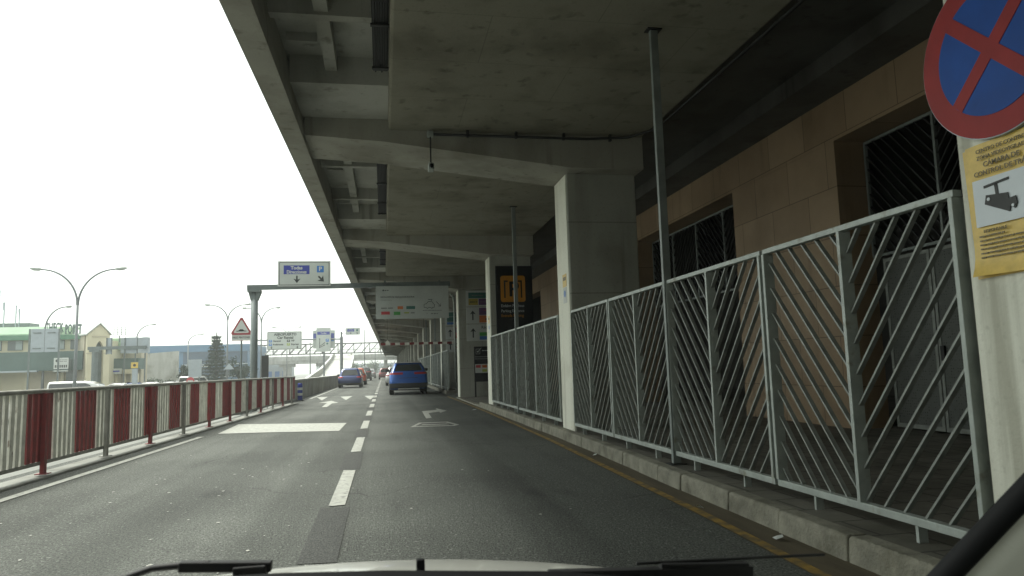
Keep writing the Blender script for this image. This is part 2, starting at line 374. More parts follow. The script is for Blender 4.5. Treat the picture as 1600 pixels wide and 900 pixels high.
# pavement: full height up to the dropped kerb, then flush to the car park entry, then full height again
def pave(y0, y1, z0, z1, inner=14):
    return [(kx(y0)+.15,y0,z0),(inner,y0,z0),(inner,y1,z1),(kx(y1)+.15,y1,z1)]
b = MB()
for y0, y1, z0, z1 in ((-90,4,.15,.15),(4,9.5,.15,.15),(9.5,21.4,.15,.15),(21.4,22.6,.15,.035),(22.6,29.8,.035,.035),(34.6,180,.15,.15)):
    b.add(pave(y0,y1,z0,z1), [(0,1,2,3)])
b.add([(3.0,29.8,.035),(14,29.8,.035),(14,29.8,-.02),(3.0,29.8,-.02)], [(0,1,2,3)])
b.add([(3.0,34.6,.15),(14,34.6,.15),(14,34.6,-.02),(3.0,34.6,-.02)], [(0,1,2,3)])
struct('pavement', b, M['pave'])
b = MB(); y = -3.; rnd = random.Random(3)
while y < 120:
    l = rnd.choice((.62, .8, 1.0, 1.0)); y1 = y+l
    if y1 > 29.6 and y < 34.7: y = 34.7; continue
    z = .158 if y < 21.4 else (.158-.115*min(1, (y-21.4)/1.2) if y < 29.7 else .158); j = rnd.uniform(-.008, .008)
    xa, xb = kx(y)+j, kx(y1)+j
    b.add([(xa,y+.006,-.02),(xb,y1-.006,-.02),(xb+.01,y1-.006,z-.012),(xa+.01,y+.006,z-.012),(xb+.03,y1-.006,z),(xa+.03,y+.006,z),(xb+.155,y1-.006,z),(xa+.155,y+.006,z),(xb+.155,y1-.006,-.02),(xa+.155,y+.006,-.02)],
          [(0,1,2,3),(3,2,4,5),(5,4,6,7),(7,6,8,9),(0,3,5,7,9),(1,8,6,4,2)])
    y = y1
struct('kerb', b, M['kerb'], bevel=.012)
def strip(y0, y1, fa, fb, z, n=24):
    b = MB(); 
    for i in range(n):
        p, q = y0+(y1-y0)*i/n, y0+(y1-y0)*(i+1)/n
        b.add([(fa(p),p,z),(fb(p),p,z),(fb(q),q,z),(fa(q),q,z)], [(0,1,2,3)])
    return b
def yx(y):
    P = [(-3,2.36),(3.8,2.45),(5.3,2.54),(7,2.58),(12,2.72),(20,2.80),(30,2.74),(60,2.74)]
    for (a_, p), (c_, q) in zip(P, P[1:]):
        if a_ <= y <= c_: return p+(q-p)*(y-a_)/(c_-a_)
struct('gutter_surface', strip(-3, 29.5, lambda y: yx(y)-.04, lambda y: kx(y)+.012, .004, 40), M['gutter'])
struct('yellow_line_marking', strip(-3, 31.5, lambda y: yx(y)-.03, lambda y: yx(y)+.05, .008, 40), M['yellow'])
# lane line: dashes and the dark blacked-out pieces between them
b = MB(); bp = MB(); rnd = random.Random(5)
y = 6.92-4.42*2
while y < 120:
    x = -.445+.0006*(y-7); e = rnd.uniform(-.02, .02); L_ = 2.38
    b.sheet([(x-.075,y+e),(x+.075,y+e+.02),(x+.08,y+L_),(x-.07,y+L_+.03)], .008)
    bp.sheet([(x-.13,y+L_+.08),(x+.13,y+L_+.05),(x+.125,y+4.35),(x-.14,y+4.37)], .004)
    y += 4.42
struct('lane_line_marking', b, M['paint']); struct('road_patch_surface', bp, M['patch'])
struct('edge_line_marking', strip(-3, 15.5, lambda y: -4.33+.042*y-.06, lambda y: -4.33+.042*y+.06, .008), M['paint'])
struct('edge_line_marking', strip(34.5, 110, lambda y: -3.42-.002*(y-34)-.07, lambda y: -3.42-.002*(y-34)+.07, .008), M['paint'])
b = MB(); b.sheet([(-3.49,16.1),(-2.32,15.86),(-.94,15.43),(-.9,17.68),(-3.60,18.85)], .008); struct('road_marking', b, M['paint'])
b = MB()
b.sheet([(-2.69,32.2),(-2.76,36.5),(-3.28,36.3)], .008)
struct('give_way_marking', b, M['paint'])
for q in ([(-1.63,31.6),(-1.56,36.3),(-2.12,35.97)],[(-.59,31.1),(-.42,35.96),(-.96,35.86)]): b = MB(); b.sheet(q, .008); struct('give_way_marking', b, M['paint'])
b = MB(); b.sheet([(-2.19,26.1),(-2.0,26.0),(-2.02,28.7),(-1.80,29.2),(-2.22,31.3),(-2.63,29.87),(-2.25,29.3)], .008); struct('road_marking', b, M['paint'])
b = MB(); b.sheet([(1.03,18.05),(1.18,18.2),(1.22,20.2),(1.56,20.65),(1.54,20.1),(1.80,20.97),(1.59,22.5),(1.55,21.6),(1.09,21.15)], .008); struct('road_marking', b, M['paint'])
b = MB(); o_ = [(.55,15.6),(1.49,15.42),(1.62,15.67),(1.45,16.7),(.79,16.75)]; i_ = [(.66,15.78),(1.45,15.62),(1.52,15.75),(1.38,16.48),(.84,16.52)]
for k in range(5):
    n_ = (k+1) % 5; b.sheet([o_[k], o_[n_], i_[n_], i_[k]], .008)
b.sheet([(.8,16.0),(1.42,15.9),(1.38,16.12),(.84,16.2)], .008)
struct('road_marking', b, M['paint'])
# pale flecks scattered over the open lane
b = MB(); rnd = random.Random(11)
for i in range(100):
    y = 4.6+8.5*rnd.random()**1.3; x = rnd.uniform(bx(y)+.7, -.75); 
    if rnd.random() < .1: x = rnd.uniform(-.6, 1.8)
    s_ = rnd.uniform(.006, .019); an = rnd.uniform(0, PI); n_ = rnd.randint(4, 6)
    b.add([(x+s_*rnd.uniform(.5,1.3)*math.cos(an+2*PI*k/n_), y+1.2*s_*rnd.uniform(.5,1.3)*math.sin(an+2*PI*k/n_), .007) for k in range(n_)], [tuple(range(n_))])
o = b.build('flecks', M['petal']); tag(o, 'pale flecks scattered over the open lane', 'debris', kind='stuff')
# paper scraps by the kerb
def scrap(x, y, s_, label):
    bm_ = MB(); bm_.add([(-s_,-.4*s_,.004),(s_*.9,-.5*s_,.012),(s_,.5*s_,.03),(0,.7*s_,.035),(-s_*.8,.45*s_,.006),(0,0,.028)], [(0,1,5),(1,2,5),(2,3,5),(3,4,5),(4,0,5)])
    o = bm_.build('paper_scrap', M['signwhite']); o.location = (x, y, .006); o.rotation_euler = (0, 0, s_*90); tag(o, label, 'litter', 'paper scraps by the kerb')
scrap(2.66, 4.62, .05, 'white crumpled paper scrap in the gutter against a kerb joint, closest to the camera')
scrap(2.62, 5.75, .03, 'tiny white paper scrap in the gutter beneath the double fence posts')
scrap(2.30, 4.95, .03, 'tiny pale scrap on the asphalt beside the yellow line')
scrap(2.80, 9.4, .05, 'white paper scrap in the gutter in front of the big grey pier')
scrap(2.55, 20.6, .12, 'pale flattened wrapper lying on the yellow line near the dropped kerb')

# ------------------------------------------------------------------ viaduct
PS = 8.98; P0 = 2.44; PD = .82
def ex(y): return -1.60+.0098*y
via = thing('viaduct', 'concrete elevated roadway on wide piers, roofing the covered lane', 'viaduct')
Y1 = 190
YB = -75
def dk(b, xa, xb, z0, z1, y0=-75, y1=Y1): b.box(xa, xb, y0, y1, z0, z1)
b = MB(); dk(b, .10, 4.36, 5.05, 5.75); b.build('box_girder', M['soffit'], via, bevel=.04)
b = MB(); b.add([(ex(YB)+.2,YB,5.62),(.1,YB,5.62),(.1,Y1,5.62),(ex(Y1)+.2,Y1,5.62),(ex(YB)+.2,YB,6.0),(.1,YB,6.0),(.1,Y1,6.0),(ex(Y1)+.2,Y1,6.0)],
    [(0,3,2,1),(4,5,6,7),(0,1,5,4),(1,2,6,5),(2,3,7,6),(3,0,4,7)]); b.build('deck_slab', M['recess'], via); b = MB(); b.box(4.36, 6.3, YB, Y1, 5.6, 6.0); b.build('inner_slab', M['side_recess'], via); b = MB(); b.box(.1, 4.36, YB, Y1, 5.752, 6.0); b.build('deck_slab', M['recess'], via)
prof = [(0,4.84),(.30,4.84),(.30,5.0),(.22,5.62),(.22,6.0),(.2,6.75),(.02,6.75),(0,6.0),(0,4.9)]
b = MB(); n_ = len(prof); vs = [(ex(y)+u, y, v) for y in (YB, Y1) for u, v in prof]
b.add(vs, [(i, (i+1) % n_, n_+(i+1) % n_, n_+i) for i in range(n_)] + [tuple(range(n_)), tuple(range(n_, 2*n_))]); b.build('edge_beam', M['conc'], via)
npier = 20
for k in range(-8, npier):
    y = P0+PS*k
    b = MB(); b.box(3.1, 4.34, y, y+PD, 0.02, 5.04); pr = b.build('pier', M['pier'], via, bevel=.025)
    b = MB(); b.box(3.088, 3.0995, y+.03, y+PD-.03, .03, 4.49); b.build('baked_daylight_face', M['baked_daylight'], pr)  # thin slab whose pale colour carries the daylight on this side
    # haunched cantilever beam: deep at the pier, shallow at the tip
    ya, yb = y-.38, y+PD+.05; xt = ex(y)+.3
    zf = lambda x: 4.80-.30*max(0, (x+.2)/3.3)
    b = MB(); vs = []
    for yy in (ya, yb): vs += [(xt,yy,4.93),(xt+1.2,yy,4.86),(3.098,yy,4.50),(4.36,yy,4.50),(4.36,yy,5.1),(.1,yy,5.7),(xt,yy,5.7)]
    b.add(vs, [tuple(range(7))[::-1], tuple(range(7, 14))] + [(i, (i+1) % 7, 7+(i+1) % 7, 7+i) for i in range(7)])
    b.build('cross_beam', M['conc'], via)
    b = MB(); xr = ex(y-1.2)+.26; b.box(xr, .098, y-1.75, y-.385, 5.22, 5.66); b.build('thickened_soffit', M['recess'], via)
    for q in (.34, .68):
        yy = y+PD+ (PS-PD)*q - .8
        b = MB(); b.box(ex(yy)+.24, .098, yy, yy+.14, 5.36, 5.66); b.build('rib', M['recess'], via)
b = MB(); b.box(-.76, -.60, YB, Y1, 5.40, 5.63); b.build('long_rib', M['recess'], via)
for y in range(0, 60, 3): b = MB(); b.box(-1.28+.009*y, -.82, y, y+.06, 5.5, 5.63); b.build('formwork_ridge', M['recess'], via)
# cable trays under the slab, one per bay
for k in range(6):
    y0 = P0+PS*k+PD+.9; t = thing('cable_tray', ['', 'dark cable tray in the recess before the big grey pier', 'dark cable tray in the recess just past the big grey pier', 'dark cable tray in the recess above the all-directions sign', 'small dark cable tray in the recess over the blue crossover', 'faint dark cable tray in the recess past the blue crossover'][k] or 'dark cable tray in the deck recess directly overhead', 'cable tray', (.0, y0, 5.3), 0, 'cable trays in the deck recess')
    L_ = 5.2
    b = MB(); b.box(-.10,.085,0,L_,0,.012); b.box(-.105,-.095,0,L_,0,.07); b.box(.08,.09,0,L_,0,.07); b.build('tray', M['dark'], t)
    b = MB()
    for q in range(6): b.tube([(-.075+.028*q,0,-.012),(-.075+.028*q,L_-.2*(q%3),-.012)], .012, 6)
    b.build('cable', M['plastic'], t)
    for q in (.2, 2.0, 3.8, 5.0): b = MB(); b.box(-.12,.1,q,q+.05,-.05,-.026); b.box(-.02,.0,q,q+.03,-.03,.34); b.build('hanger', M['plastic'], t)
for k in range(1, 5):
    y = P0+PS*k+PD+1.0
    t = thing('ceiling_lamp', ['', 'pale rectangular lamp in the recess just behind the first cantilever beam', 'pale rectangular lamp in the recess behind the second cantilever beam', 'small pale lamp in the recess behind the third cantilever beam', 'tiny pale lamp in the recess behind the fourth cantilever beam'][k], 'ceiling lamp', (-.38, y, 5.36), 0, 'unlit lamps in the deck recess')
    b = MB(); b.box(-.16,.16,-.5,.5,0,.08); b.build('housing', M['galv'], t, bevel=.01)
    b = MB(); b.box(-.13,.13,-.46,.46,-.012,-.001); b.build('diffuser', M['lit_panel'], t)
    b = MB(); b.box(-.03,.03,-.4,-.36,.08,.27); b.box(-.03,.03,.36,.4,.08,.27); b.build('bracket', M['dark'], t)

# pipe run across the first beam and the camera hanging from its end
t = thing('conduit_pipe', 'thin dark conduit pipe running across the ceiling to the wall', 'pipe', (.76, 10.95, 4.97))
b = MB(); b.tube([(0,0,0),(2.6,0,.0),(3.3,-.05,.03),(3.62,-.5,.03),(3.64,-5,.04)], .022, 8); b.build('tube', M['dark'], t, smooth=True)
b = MB()
for x in (.6, 1.4, 2.2, 3.0): b.box(x-.02,x+.02,-.03,.03,-.028,.10)
b.build('clip', M['plastic'], t)
b = MB(); b.box(-.05,.05,-.04,.04,-.05,.05); b.build('junction_box', M['galv'], t, bevel=.008)
t = thing('security_camera', 'small grey camera hanging on a rod below the ceiling pipe', 'camera', (.76, 10.9, 4.35))
b = MB(); b.tube([(0,0,.12),(0,0,.56)], .012, 8); b.build('rod', M['dark'], t)
b = MB(); b.box(-.045,.045,-.13,.07,0,.1); b.build('housing', M['galv'], t, bevel=.012)
b = MB(); b.tube([(0,-.13,.05),(0,-.165,.05)], .03, 12); b.build('lens', M['black'], t)
b = MB(); b.tube([(0,0,.1),(0,0,.14)], .03, 10); b.build('mount', M['galv'], t)

# ------------------------------------------------------------------ terminal wall behind the fence
term = thing('terminal_building', 'salmon tiled terminal wall with dark recessed openings under the viaduct', 'building', (7, 0, .15))
WX = 7.0
def tb(name, m, x0, x1, y0, y1, z0, z1, bev=0):
    b = MB(); b.box(x0-7, x1-7, y0, y1, z0-.15, z1-.15); return b.build(name, m, term, bevel=bev)
opn = []
for k in range(-8, 20):
    yc = 11.33+PS*k-PS
    tb('tiled_wall', M['tile'], WX, WX+.56, yc-1.65, yc+1.65, .15, 4.62)
    
    if k >= -1: opn.append((yc+1.65, yc+PS-1.65))
tb('lintel', M['tile'], WX-.002, WX+.56, YB, Y1, 4.622, 5.32)
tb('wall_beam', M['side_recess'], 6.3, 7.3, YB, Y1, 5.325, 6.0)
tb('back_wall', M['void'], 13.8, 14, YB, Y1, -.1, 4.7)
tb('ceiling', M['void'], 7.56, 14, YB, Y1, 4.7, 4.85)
def opening(k):
    y0, y1 = opn[k]
    where = {0: 'beside the traffic camera poster', 1: 'in front of the first tiled wall panel', 2: 'behind the big grey pier'}[k]
    t = thing('grille', f'dark diagonal bar grille in the upper part of the opening {["beside the traffic camera poster","seen beyond the steel pole","behind the big grey pier"][k]}', 'grille', (7.52, y0, 2.75), 0, 'dark grilles in the terminal openings')
    L_ = y1-y0; H_ = 1.85; b = MB()
    for z in (0, H_-.04): b.box(-.02,.02,.02,L_-.02,z,z+.04)
    n_ = 4
    for i in range(n_+1):
        y = .02+(L_-.08)*i/n_; b.box(-.025,.025,y,y+.04,.04,H_-.04)
    b.build('frame', M['galv_dark'], t)
    b = MB(); step = .2
    for i in range(n_):
        a = .06+(L_-.08)*i/n_; c = a+(L_-.08)/n_-.04; s_ = 1 if i % 2 else -1; wd = c-a
        q = -wd
        while q < H_:
            z0, z1 = q, q+wd*1.15; ya, yb = (a, c) if s_ > 0 else (c, a)
            t0 = max(0, -z0/(z1-z0)); t1 = min(1, (H_-z0)/(z1-z0))
            if t1 > t0+.05: b.bar((0, ya+(yb-ya)*t0, z0+(z1-z0)*t0), (0, ya+(yb-ya)*t1, z0+(z1-z0)*t1), .02, .03, (1, 0, 0))
            q += step
    b.build('diagonal_bars', M['dark'], t)
for k in (0, 1, 2): opening(k)
def gate(y0, y1, label):
    t = thing('mesh_gate', label, 'gate', (7.5, y0, .15), 0, 'perforated gates in the terminal openings')
    L_ = y1-y0; H_ = 2.55
    for i in range(2):
        a, c = i*L_/2+.01, (i+1)*L_/2-.01
        b = MB(); b.box(-.012,.012,a+.05,c-.05,.1,H_-.05); b.build('perforated_sheet', M['perf'], t)
        b = MB(); b.box(-.025,.025,a,a+.05,.04,H_); b.box(-.025,.025,c-.05,c,.04,H_); b.box(-.025,.025,a+.05,c-.05,H_-.05,H_); b.box(-.025,.025,a+.05,c-.05,.04,.1); b.build('frame', M['bars'], t)
    b = MB(); b.box(-.05,-.027,L_/2-.12,L_/2-.06,1.0,1.2); b.build('lock', M['dark'], t)
gate(7.55, 9.42, 'grey perforated metal double gate behind the fence panel closest to the poster')
gate(5.6, 7.5, 'grey perforated metal double gate behind the fence end post, mostly hidden by the poster')

# ------------------------------------------------------------------ fence panels with chevron bars
def clipseg(p, q, x0, x1, z0, z1):
    t0, t1 = 0., 1.; dx, dz = q[0]-p[0], q[1]-p[1]
    for pp, qq in ((-dx, p[0]-x0), (dx, x1-p[0]), (-dz, p[1]-z0), (dz, z1-p[1])):
        if pp == 0: continue
        r = qq/pp
        if pp < 0: t0 = max(t0, r)
        else: t1 = min(t1, r)
    return None if t1 <= t0+.02 else ((p[0]+dx*t0, p[1]+dz*t0), (p[0]+dx*t1, p[1]+dz*t1))
FL = 1.99
def fence_panel(loc, label):
    t = thing('fence_panel', label, 'fence panel', loc, 0, 'chevron fence panels along the pavement')
    b = MB(); b.box(-.03,.03,0,FL,1.95,1.99); b.box(-.03,.03,0,FL,.095,.145); b.box(-.04,.05,0,.032,.146,1.949); b.box(-.04,.05,FL-.032,FL,.146,1.949)
    b.build('frame', M['galv'], t, bevel=.004)
    b = MB(); b.box(-.04,.05,FL/2-.016,FL/2+.016,.146,1.949); b.build('middle_post', M['galv'], t, bevel=.003)
    for s_ in (-1, 1):
        b = MB(); x0, x1 = (.036, FL/2-.02) if s_ < 0 else (FL/2+.02, FL-.036)
        z = -1.3
        while z < 2.1:
            # descends towards the middle post
            p = (FL/2, z); q = (FL/2+s_*1.2, z+1.2*1.17)
            c = clipseg(p, q, x0, x1, .146, 1.949)
            if c: b.bar((.020, c[0][0], c[0][1]), (.020, c[1][0], c[1][1]), .014, .034, (1, 0, 0))
            z += .205
        b.build('chevron_bars', M['bars'], t)
    for y in (.5, 1.5):
        b = MB(); b.box(-.03,.03,y-.012,y+.012,0,.094); b.build('foot', M['galv'], t)
    return t
FX = 3.10
lab = ['chevron fence panel meeting the pier that carries the no-stopping disc',
       'second chevron fence panel from the traffic camera poster, ending at the tall steel pole',
       'chevron fence panel just beyond the tall steel pole',
       'chevron fence panel that meets the near side of the big grey pier',
       'chevron fence panel starting at the far side of the big grey pier',
       'chevron fence panel between the big grey pier and the slimmer far pole',
       'chevron fence panel just past the slimmer far pole, below the black parking board',
       'chevron fence panel ending at the pier with the black parking board']
fp = None
for k in range(8):
    y = 3.28+2.03*(k % 4)+PS*(k//4); loc = (FX, y, .15)
    fp = fence_panel(loc, lab[k]) if fp is None else fp; 
    if k: copy_thing(fp, loc, lab[k])
far = ['short run of fence next to the barrier post, before the pier with small arrow signs', 'fence panel touching the pier with small arrow signs']
for i, y in enumerate((34.75, 36.3)): copy_thing(fp, (FX, y, .15), far[i])
names = ['first', 'second', 'third', 'fourth', 'fifth', 'sixth', 'seventh', 'eighth', 'ninth', 'tenth', 'eleventh', 'twelfth']
i = 0
for q in range(3):
    for k in range(4):
        copy_thing(fp, (FX, 3.28+2.03*k+PS*(4+q), .15), f'{names[i]} fence panel past the pier with small arrow signs, beside the blue crossover'); i += 1
# steel poles from the kerb to the soffit
pl = ['tall steel pole from the pavement to the ceiling, standing in the closest fence run', 'slimmer steel pole in front of the black parking board', '', '', 'thin steel pole past the pier with small arrow signs', 'very thin distant steel pole in the far fence run']
for k in (0, 1, 4, 5):
    y = 7.30+PS*k
    t = thing('steel_pole', pl[k], 'pole', (3.085, y, .15), 0, 'steel poles between pavement and ceiling')
    b = MB(); b.box(-.045,.045,-.028,.028,.012,4.885); b.build('shaft', M['galv_dark'], t, bevel=.006)
    b = MB(); b.box(-.085,.085,-.06,.06,4.886,4.9); b.build('top_plate', M['dark'], t); b = MB(); b.box(-.09,.09,-.07,.07,0,.011); b.build('base_plate', M['dark'], t)

# ------------------------------------------------------------------ signs on the first pier, facing the lane
t = thing('no_stopping_sign', 'round blue no-stopping sign with red border and cross', 'traffic sign', (3.045, 2.92, 2.78), -PI/2)
sg = Sign(t)
b = MB(); b.prism([(.455*math.cos(2*PI*i/64), .455*math.sin(2*PI*i/64)) for i in range(64)], sg.fn, -.03, 0); b.build('disc_plate', M['signback'], t)
sg.disc(0, 0, .45, M['discred'], 1, 'red_border', 64)
sg.disc(0, 0, .335, M['discblue'], 2, 'blue_field', 64)
q_ = .0375/math.sqrt(2); e_ = .235; sg.poly([(0,2*q_),(-e_+q_,e_+q_),(-e_-q_,e_-q_),(-2*q_,0),(-e_-q_,-e_+q_),(-e_+q_,-e_-q_),(0,-2*q_),(e_-q_,-e_-q_),(e_+q_,-e_+q_),(2*q_,0),(e_+q_,e_-q_),(e_-q_,e_+q_)], M['discred'], 3, 'red_cross')
b = MB(); b.box(-.1,.1,.03,.05,-.05,.05); b.build('bracket', M['dark'], t)
t = thing('camera_poster', 'yellow laminated traffic camera notice taped to the pier below the disc', 'poster', (3.078, 3.175, 1.64), -PI/2)
sg = Sign(t)
for i, (dz, rot, dd) in enumerate(((0, 0, .004), (-.012, 1.6, .010))):
    b = MB(); nn = 14; c_, s_ = math.cos(R(rot)), math.sin(R(rot)); vs = []
    for j in range(nn+1):
        for q in range(nn+1):
            u, v = .50*q/nn, .69*j/nn
            d_ = dd + .0035*math.sin(u*21+i)+.003*math.sin(v*17+u*9) + (.03*max(0, (.12-v)/.12)**2*(1-u/.6) if i == 0 else 0)
            vs.append((u*c_-v*s_, -max(d_, .002) if i == 0 else -.001, v*c_+u*s_+dz))
    b.add(vs, [(j*(nn+1)+q, j*(nn+1)+q+1, (j+1)*(nn+1)+q+1, (j+1)*(nn+1)+q) for j in range(nn) for q in range(nn)])
    b.build('sheet' if i == 0 else 'under_sheet', M['poster'], t, smooth=True)
K = 5
sg.rect(.04, .47, .255, .50, M['paper'], K)
sg.text('CENTRO DE CONTROL', .235, .648, .029, M['posterink'], K, .0002)
sg.text('ZONA VIDEOVIGILADA', .235, .612, .029, M['posterink'], K, .0002)
sg.text('CÁMARA DE', .225, .572, .038, M['posterink'], K, .0006)
sg.text('CONTROL DE TRÁFICO', .25, .530, .036, M['posterink'], K, .0005)
sg.multi([sg.line(.11, .455, .26, .466, .013), sg.line(.182, .458, .187, .37, .018)], M['dark'], K+1)
sg.poly([(.11,.365),(.122,.41),(.25,.395),(.253,.365),(.292,.37),(.297,.335),(.283,.308),(.258,.325),(.25,.298)], M['dark'], K+2)
sg.disc(.138, .386, .009, M['paper'], K+3, 'lens_dot', 12); sg.disc(.274, .325, .008, M['paper'], K+3, 'lens_dot', 12)
sg.text('RESPONSABLE', .15, .228, .022, M['posterink'], K, .0003)
for i, v in enumerate((.205,.183,.161,.139,.117,.095)): scribble(sg, .05, (.2,.43,.46,.44,.42,.30)[i], v, .009, M['posterink'], K, seed=i)

# stickers on the edges of the piers
for y, z, lb in ((11.42, 2.6, 'narrow yellow and white sticker on the edge of the big grey pier'), (20.40, 2.55, 'narrow yellow and white sticker on the edge of the pier with the parking board')):
    t = thing('sticker', lb, 'sticker', (3.086, y+.30, z), -PI/2, 'stickers on the pier edges'); sg = Sign(t)
    sg.rect(-.13,.13,-.02,.2, M['poster'], 1, 'yellow_half'); sg.rect(-.12,.12,-.30,-.03, M['signwhite'], 1, 'white_half'); sg.disc(0,-.14,.06,M['logoblue'],2)
    sg.rect(-.09,.09,.09,.15, M['posterink'], 2, 'small_print')

# ------------------------------------------------------------------ black parking board on the second pier
t = thing('parking_board', 'tall black parking entrance board with amber P symbol on the pier', 'sign', (3.26, 20.40-.065, 2.15)); sg = Sign(t)
sg.board(0, 1.10, 0, 2.05, M['black'], .06)
sg.rect(.14, .88, .98, 1.76, M['amber'], 1, 'amber_square', .07)
sg.text('P', .53, 1.34, .62, M['black'], 2, .012, name='letter')
sg.poly([(.24,1.10),(.285,1.10),(.285,1.575),(.36,1.575),(.36,1.62),(.24,1.62)], M['black'], 2, 'bracket_symbol')
sg.poly([(.74,1.10),(.785,1.10),(.785,1.62),(.665,1.62),(.665,1.575),(.74,1.575)], M['black'], 2, 'bracket_symbol')
sg.text('Einfahrt Parkhaus', .14, .865, .115, M['signwhite'], 1, .001, 'LEFT', .86)
sg.text('Parking Entrance', .14, .715, .115, M['signwhite'], 1, .001, 'LEFT', .88)
sg.text('Entrada Parking', .14, .575, .115, M['amber'], 1, .001, 'LEFT', .92)

# ------------------------------------------------------------------ car hire signs on the third pier
Y3 = P0+PS*3-.055
def hire(loc, label, w_, h_):
    t = thing('hire_sign', label, 'sign', loc, 0, 'car hire direction signs on the piers'); s_ = Sign(t); s_.board(0, w_, 0, h_, M['signwhite'], .05); return s_
sg = hire((3.42, Y3, 3.80), 'white framed sign with teal, mustard and purple fields, topmost on its pier', 1.12, .66)
sg.rect(.10,.92,.34,.58,M['teal'],1); sg.rect(.10,.50,.05,.32,M['mustard'],1); sg.rect(.53,.92,.05,.32,M['purple'],1)
scribble(sg,.25,.78,.46,.05,M['faint'],2,'logo_mark',1); scribble(sg,.16,.46,.18,.05,M['ink'],2,'logo_mark',2); scribble(sg,.6,.86,.18,.04,M['faint'],2,'logo_mark',3)
sg = hire((3.42, Y3, 3.08), 'white sign with up arrow beside purple and orange fields', 1.12, .68)
sg.arrow(.27,.34,.40,.055,90,M['ink'],1,.13); sg.rect(.54,1.10,.35,.65,M['purple'],1); sg.rect(.54,1.10,.03,.33,M['orange'],1)
scribble(sg,.72,1.08,.55,.03,M['logored'],2,'logo_mark',4); scribble(sg,.80,1.06,.17,.08,M['ink'],2,'logo_mark',5)
sg = hire((3.42, Y3, 2.34), 'white sign with up arrow and the word Récord over green and blue bars', 1.12, .70)
sg.arrow(.27,.34,.40,.055,90,M['ink'],1,.13); sg.text('Récord', .86, .565, .17, M['ink'], 1, .002, sx=.95); sg.rect(.54,1.10,.21,.36,M['green'],1); sg.rect(.54,1.10,.05,.20,M['logoblue'],1)
scribble(sg,.82,1.08,.285,.05,M['ink'],2,'logo_mark',6)
# signs on the fourth pier
Y4 = P0+PS*4-.055
sg = hire((3.32, Y4, 3.55), 'small white sign with teal and blue fields high on the pier past the height bar', 1.0, .78)
sg.rect(.08,.9,.48,.72,M['teal'],1); sg.rect(.08,.9,.2,.46,M['teal'],1); sg.rect(.08,.5,.05,.18,M['logoblue'],1)
sg = hire((3.32, Y4, 2.80), 'small white arrow sign with dark red field on the pier past the height bar', 1.0, .68)
sg.arrow(.24,.34,.40,.055,90,M['ink'],1,.13); sg.rect(.46,.97,.04,.64,M['logored'],1); sg.rect(.5,.94,.36,.6,M['purple'],2)
sg = hire((3.32, Y4, 2.10), 'small white arrow sign just under the height bar on its pier', 1.0, .66)
sg.arrow(.24,.34,.40,.055,90,M['ink'],1,.13); scribble(sg,.5,.94,.45,.06,M['ink'],1,'logo_mark',8); scribble(sg,.5,.94,.25,.05,M['logored'],1,'logo_mark',9)

# freestanding information board before the third pier
t = thing('information_board', 'black freestanding information board with a row of coloured logos', 'sign', (3.66, 28.95, .035)); sg = Sign(t)
sg.board(0, .86, .62, 2.06, M['black'], .06)
b = MB(); b.box(.0,.06,.0,.06,0,.619); b.build('leg', M['dark'], t); b = MB(); b.box(.72,.86,.0,.06,0,.619); b.build('leg', M['dark'], t)
sg.multi([sg.line(.08,1.76,.08,1.96,.012), sg.line(.08,1.96,.24,1.96,.012), sg.line(.24,1.96,.24,1.76,.012), sg.line(.24,1.76,.08,1.76,.012), sg.line(.18,1.88,.30,2.0,.018)], M['signwhite'], 1)
sg.disc(.155, 1.85, .035, M['signwhite'], 1, 'symbol', 14)
scribble(sg,.33,.66,1.89,.04,M['signwhite'],1,'small_print',3); sg.rect(.03,.83,1.62,1.66,M['faint'],1); sg.rect(.03,.83,1.54,1.57,M['faint'],1)
sg.rect(.03,.83,.98,1.34,M['signwhite'],1,'logo_panel')
for i, mm in enumerate(('logored','orange','green','signgrey','lime','logoblue')):
    u = .06+.26*(i % 3); v = 1.19 if i < 3 else 1.02; sg.rect(u,u+.2,v,v+.11,M[mm],2,'logo_mark')
t = thing('bin', 'small dark litter bin with a pale knob beside the information board', 'bin', (4.38, 28.8, .035))
b = MB(); b.tube([(0,0,.02),(0,0,.5),(0,0,.56)], [.09,.1,.08], 16); b.build('barrel', M['plastic'], t); b = MB(); b.tube([(0,-.1,.2),(0,-.13,.2)], .03, 10); b.build('knob', M['signwhite'], t)

# ------------------------------------------------------------------ sign gantry across the lanes
GY = 26.3
gan = thing('sign_gantry', 'grey tubular gantry whose arm reaches from a roadside post under the viaduct', 'gantry', (-4.53, GY, -.9))
b = MB(); b.tube([(0,0,0),(0,0,5.05)], .12, 14); b.build('post', M['sign_post'], gan, smooth=True)
b = MB(); b.box(-.22,.22,-.2,.2,5.05,5.13); b.prism([(-.12,4.75),(.12,4.75),(.24,5.05),(-.2,5.05)], lambda u, v, d: (u, d, v), -.1, .1); b.build('post_head', M['sign_post'], gan)
b = MB(); b.bar((-.25,0,5.22), (7.0,0,5.30), .17, .17); b.build('arm', M['sign_post'], gan)
t = thing('direction_sign', 'white overhead sign reading Todas Direcciones with blue P and two arrows', 'sign', (-3.72, GY-.13, 4.34)); sg = Sign(t)
sg.board(0, 1.84, 0, .92, M['signwhite'], .04)
sg.rect(.045,1.795,.04,.88,M['ink'],1,'border',.03); sg.rect(.065,1.775,.06,.86,M['signgrey'],2,'field',.02)
sg.rect(.20,1.10,.44,.76,M['blue'],3,'blue_field'); sg.text('Todas',.65,.665,.165,M['signwhite'],4,.006); sg.text('Direcciones',.65,.515,.17,M['signwhite'],4,.005,sx=.84)
sg.rect(1.36,1.60,.50,.74,M['pblue'],3,'blue_field'); sg.text('P',1.48,.62,.22,M['signwhite'],4,.006)
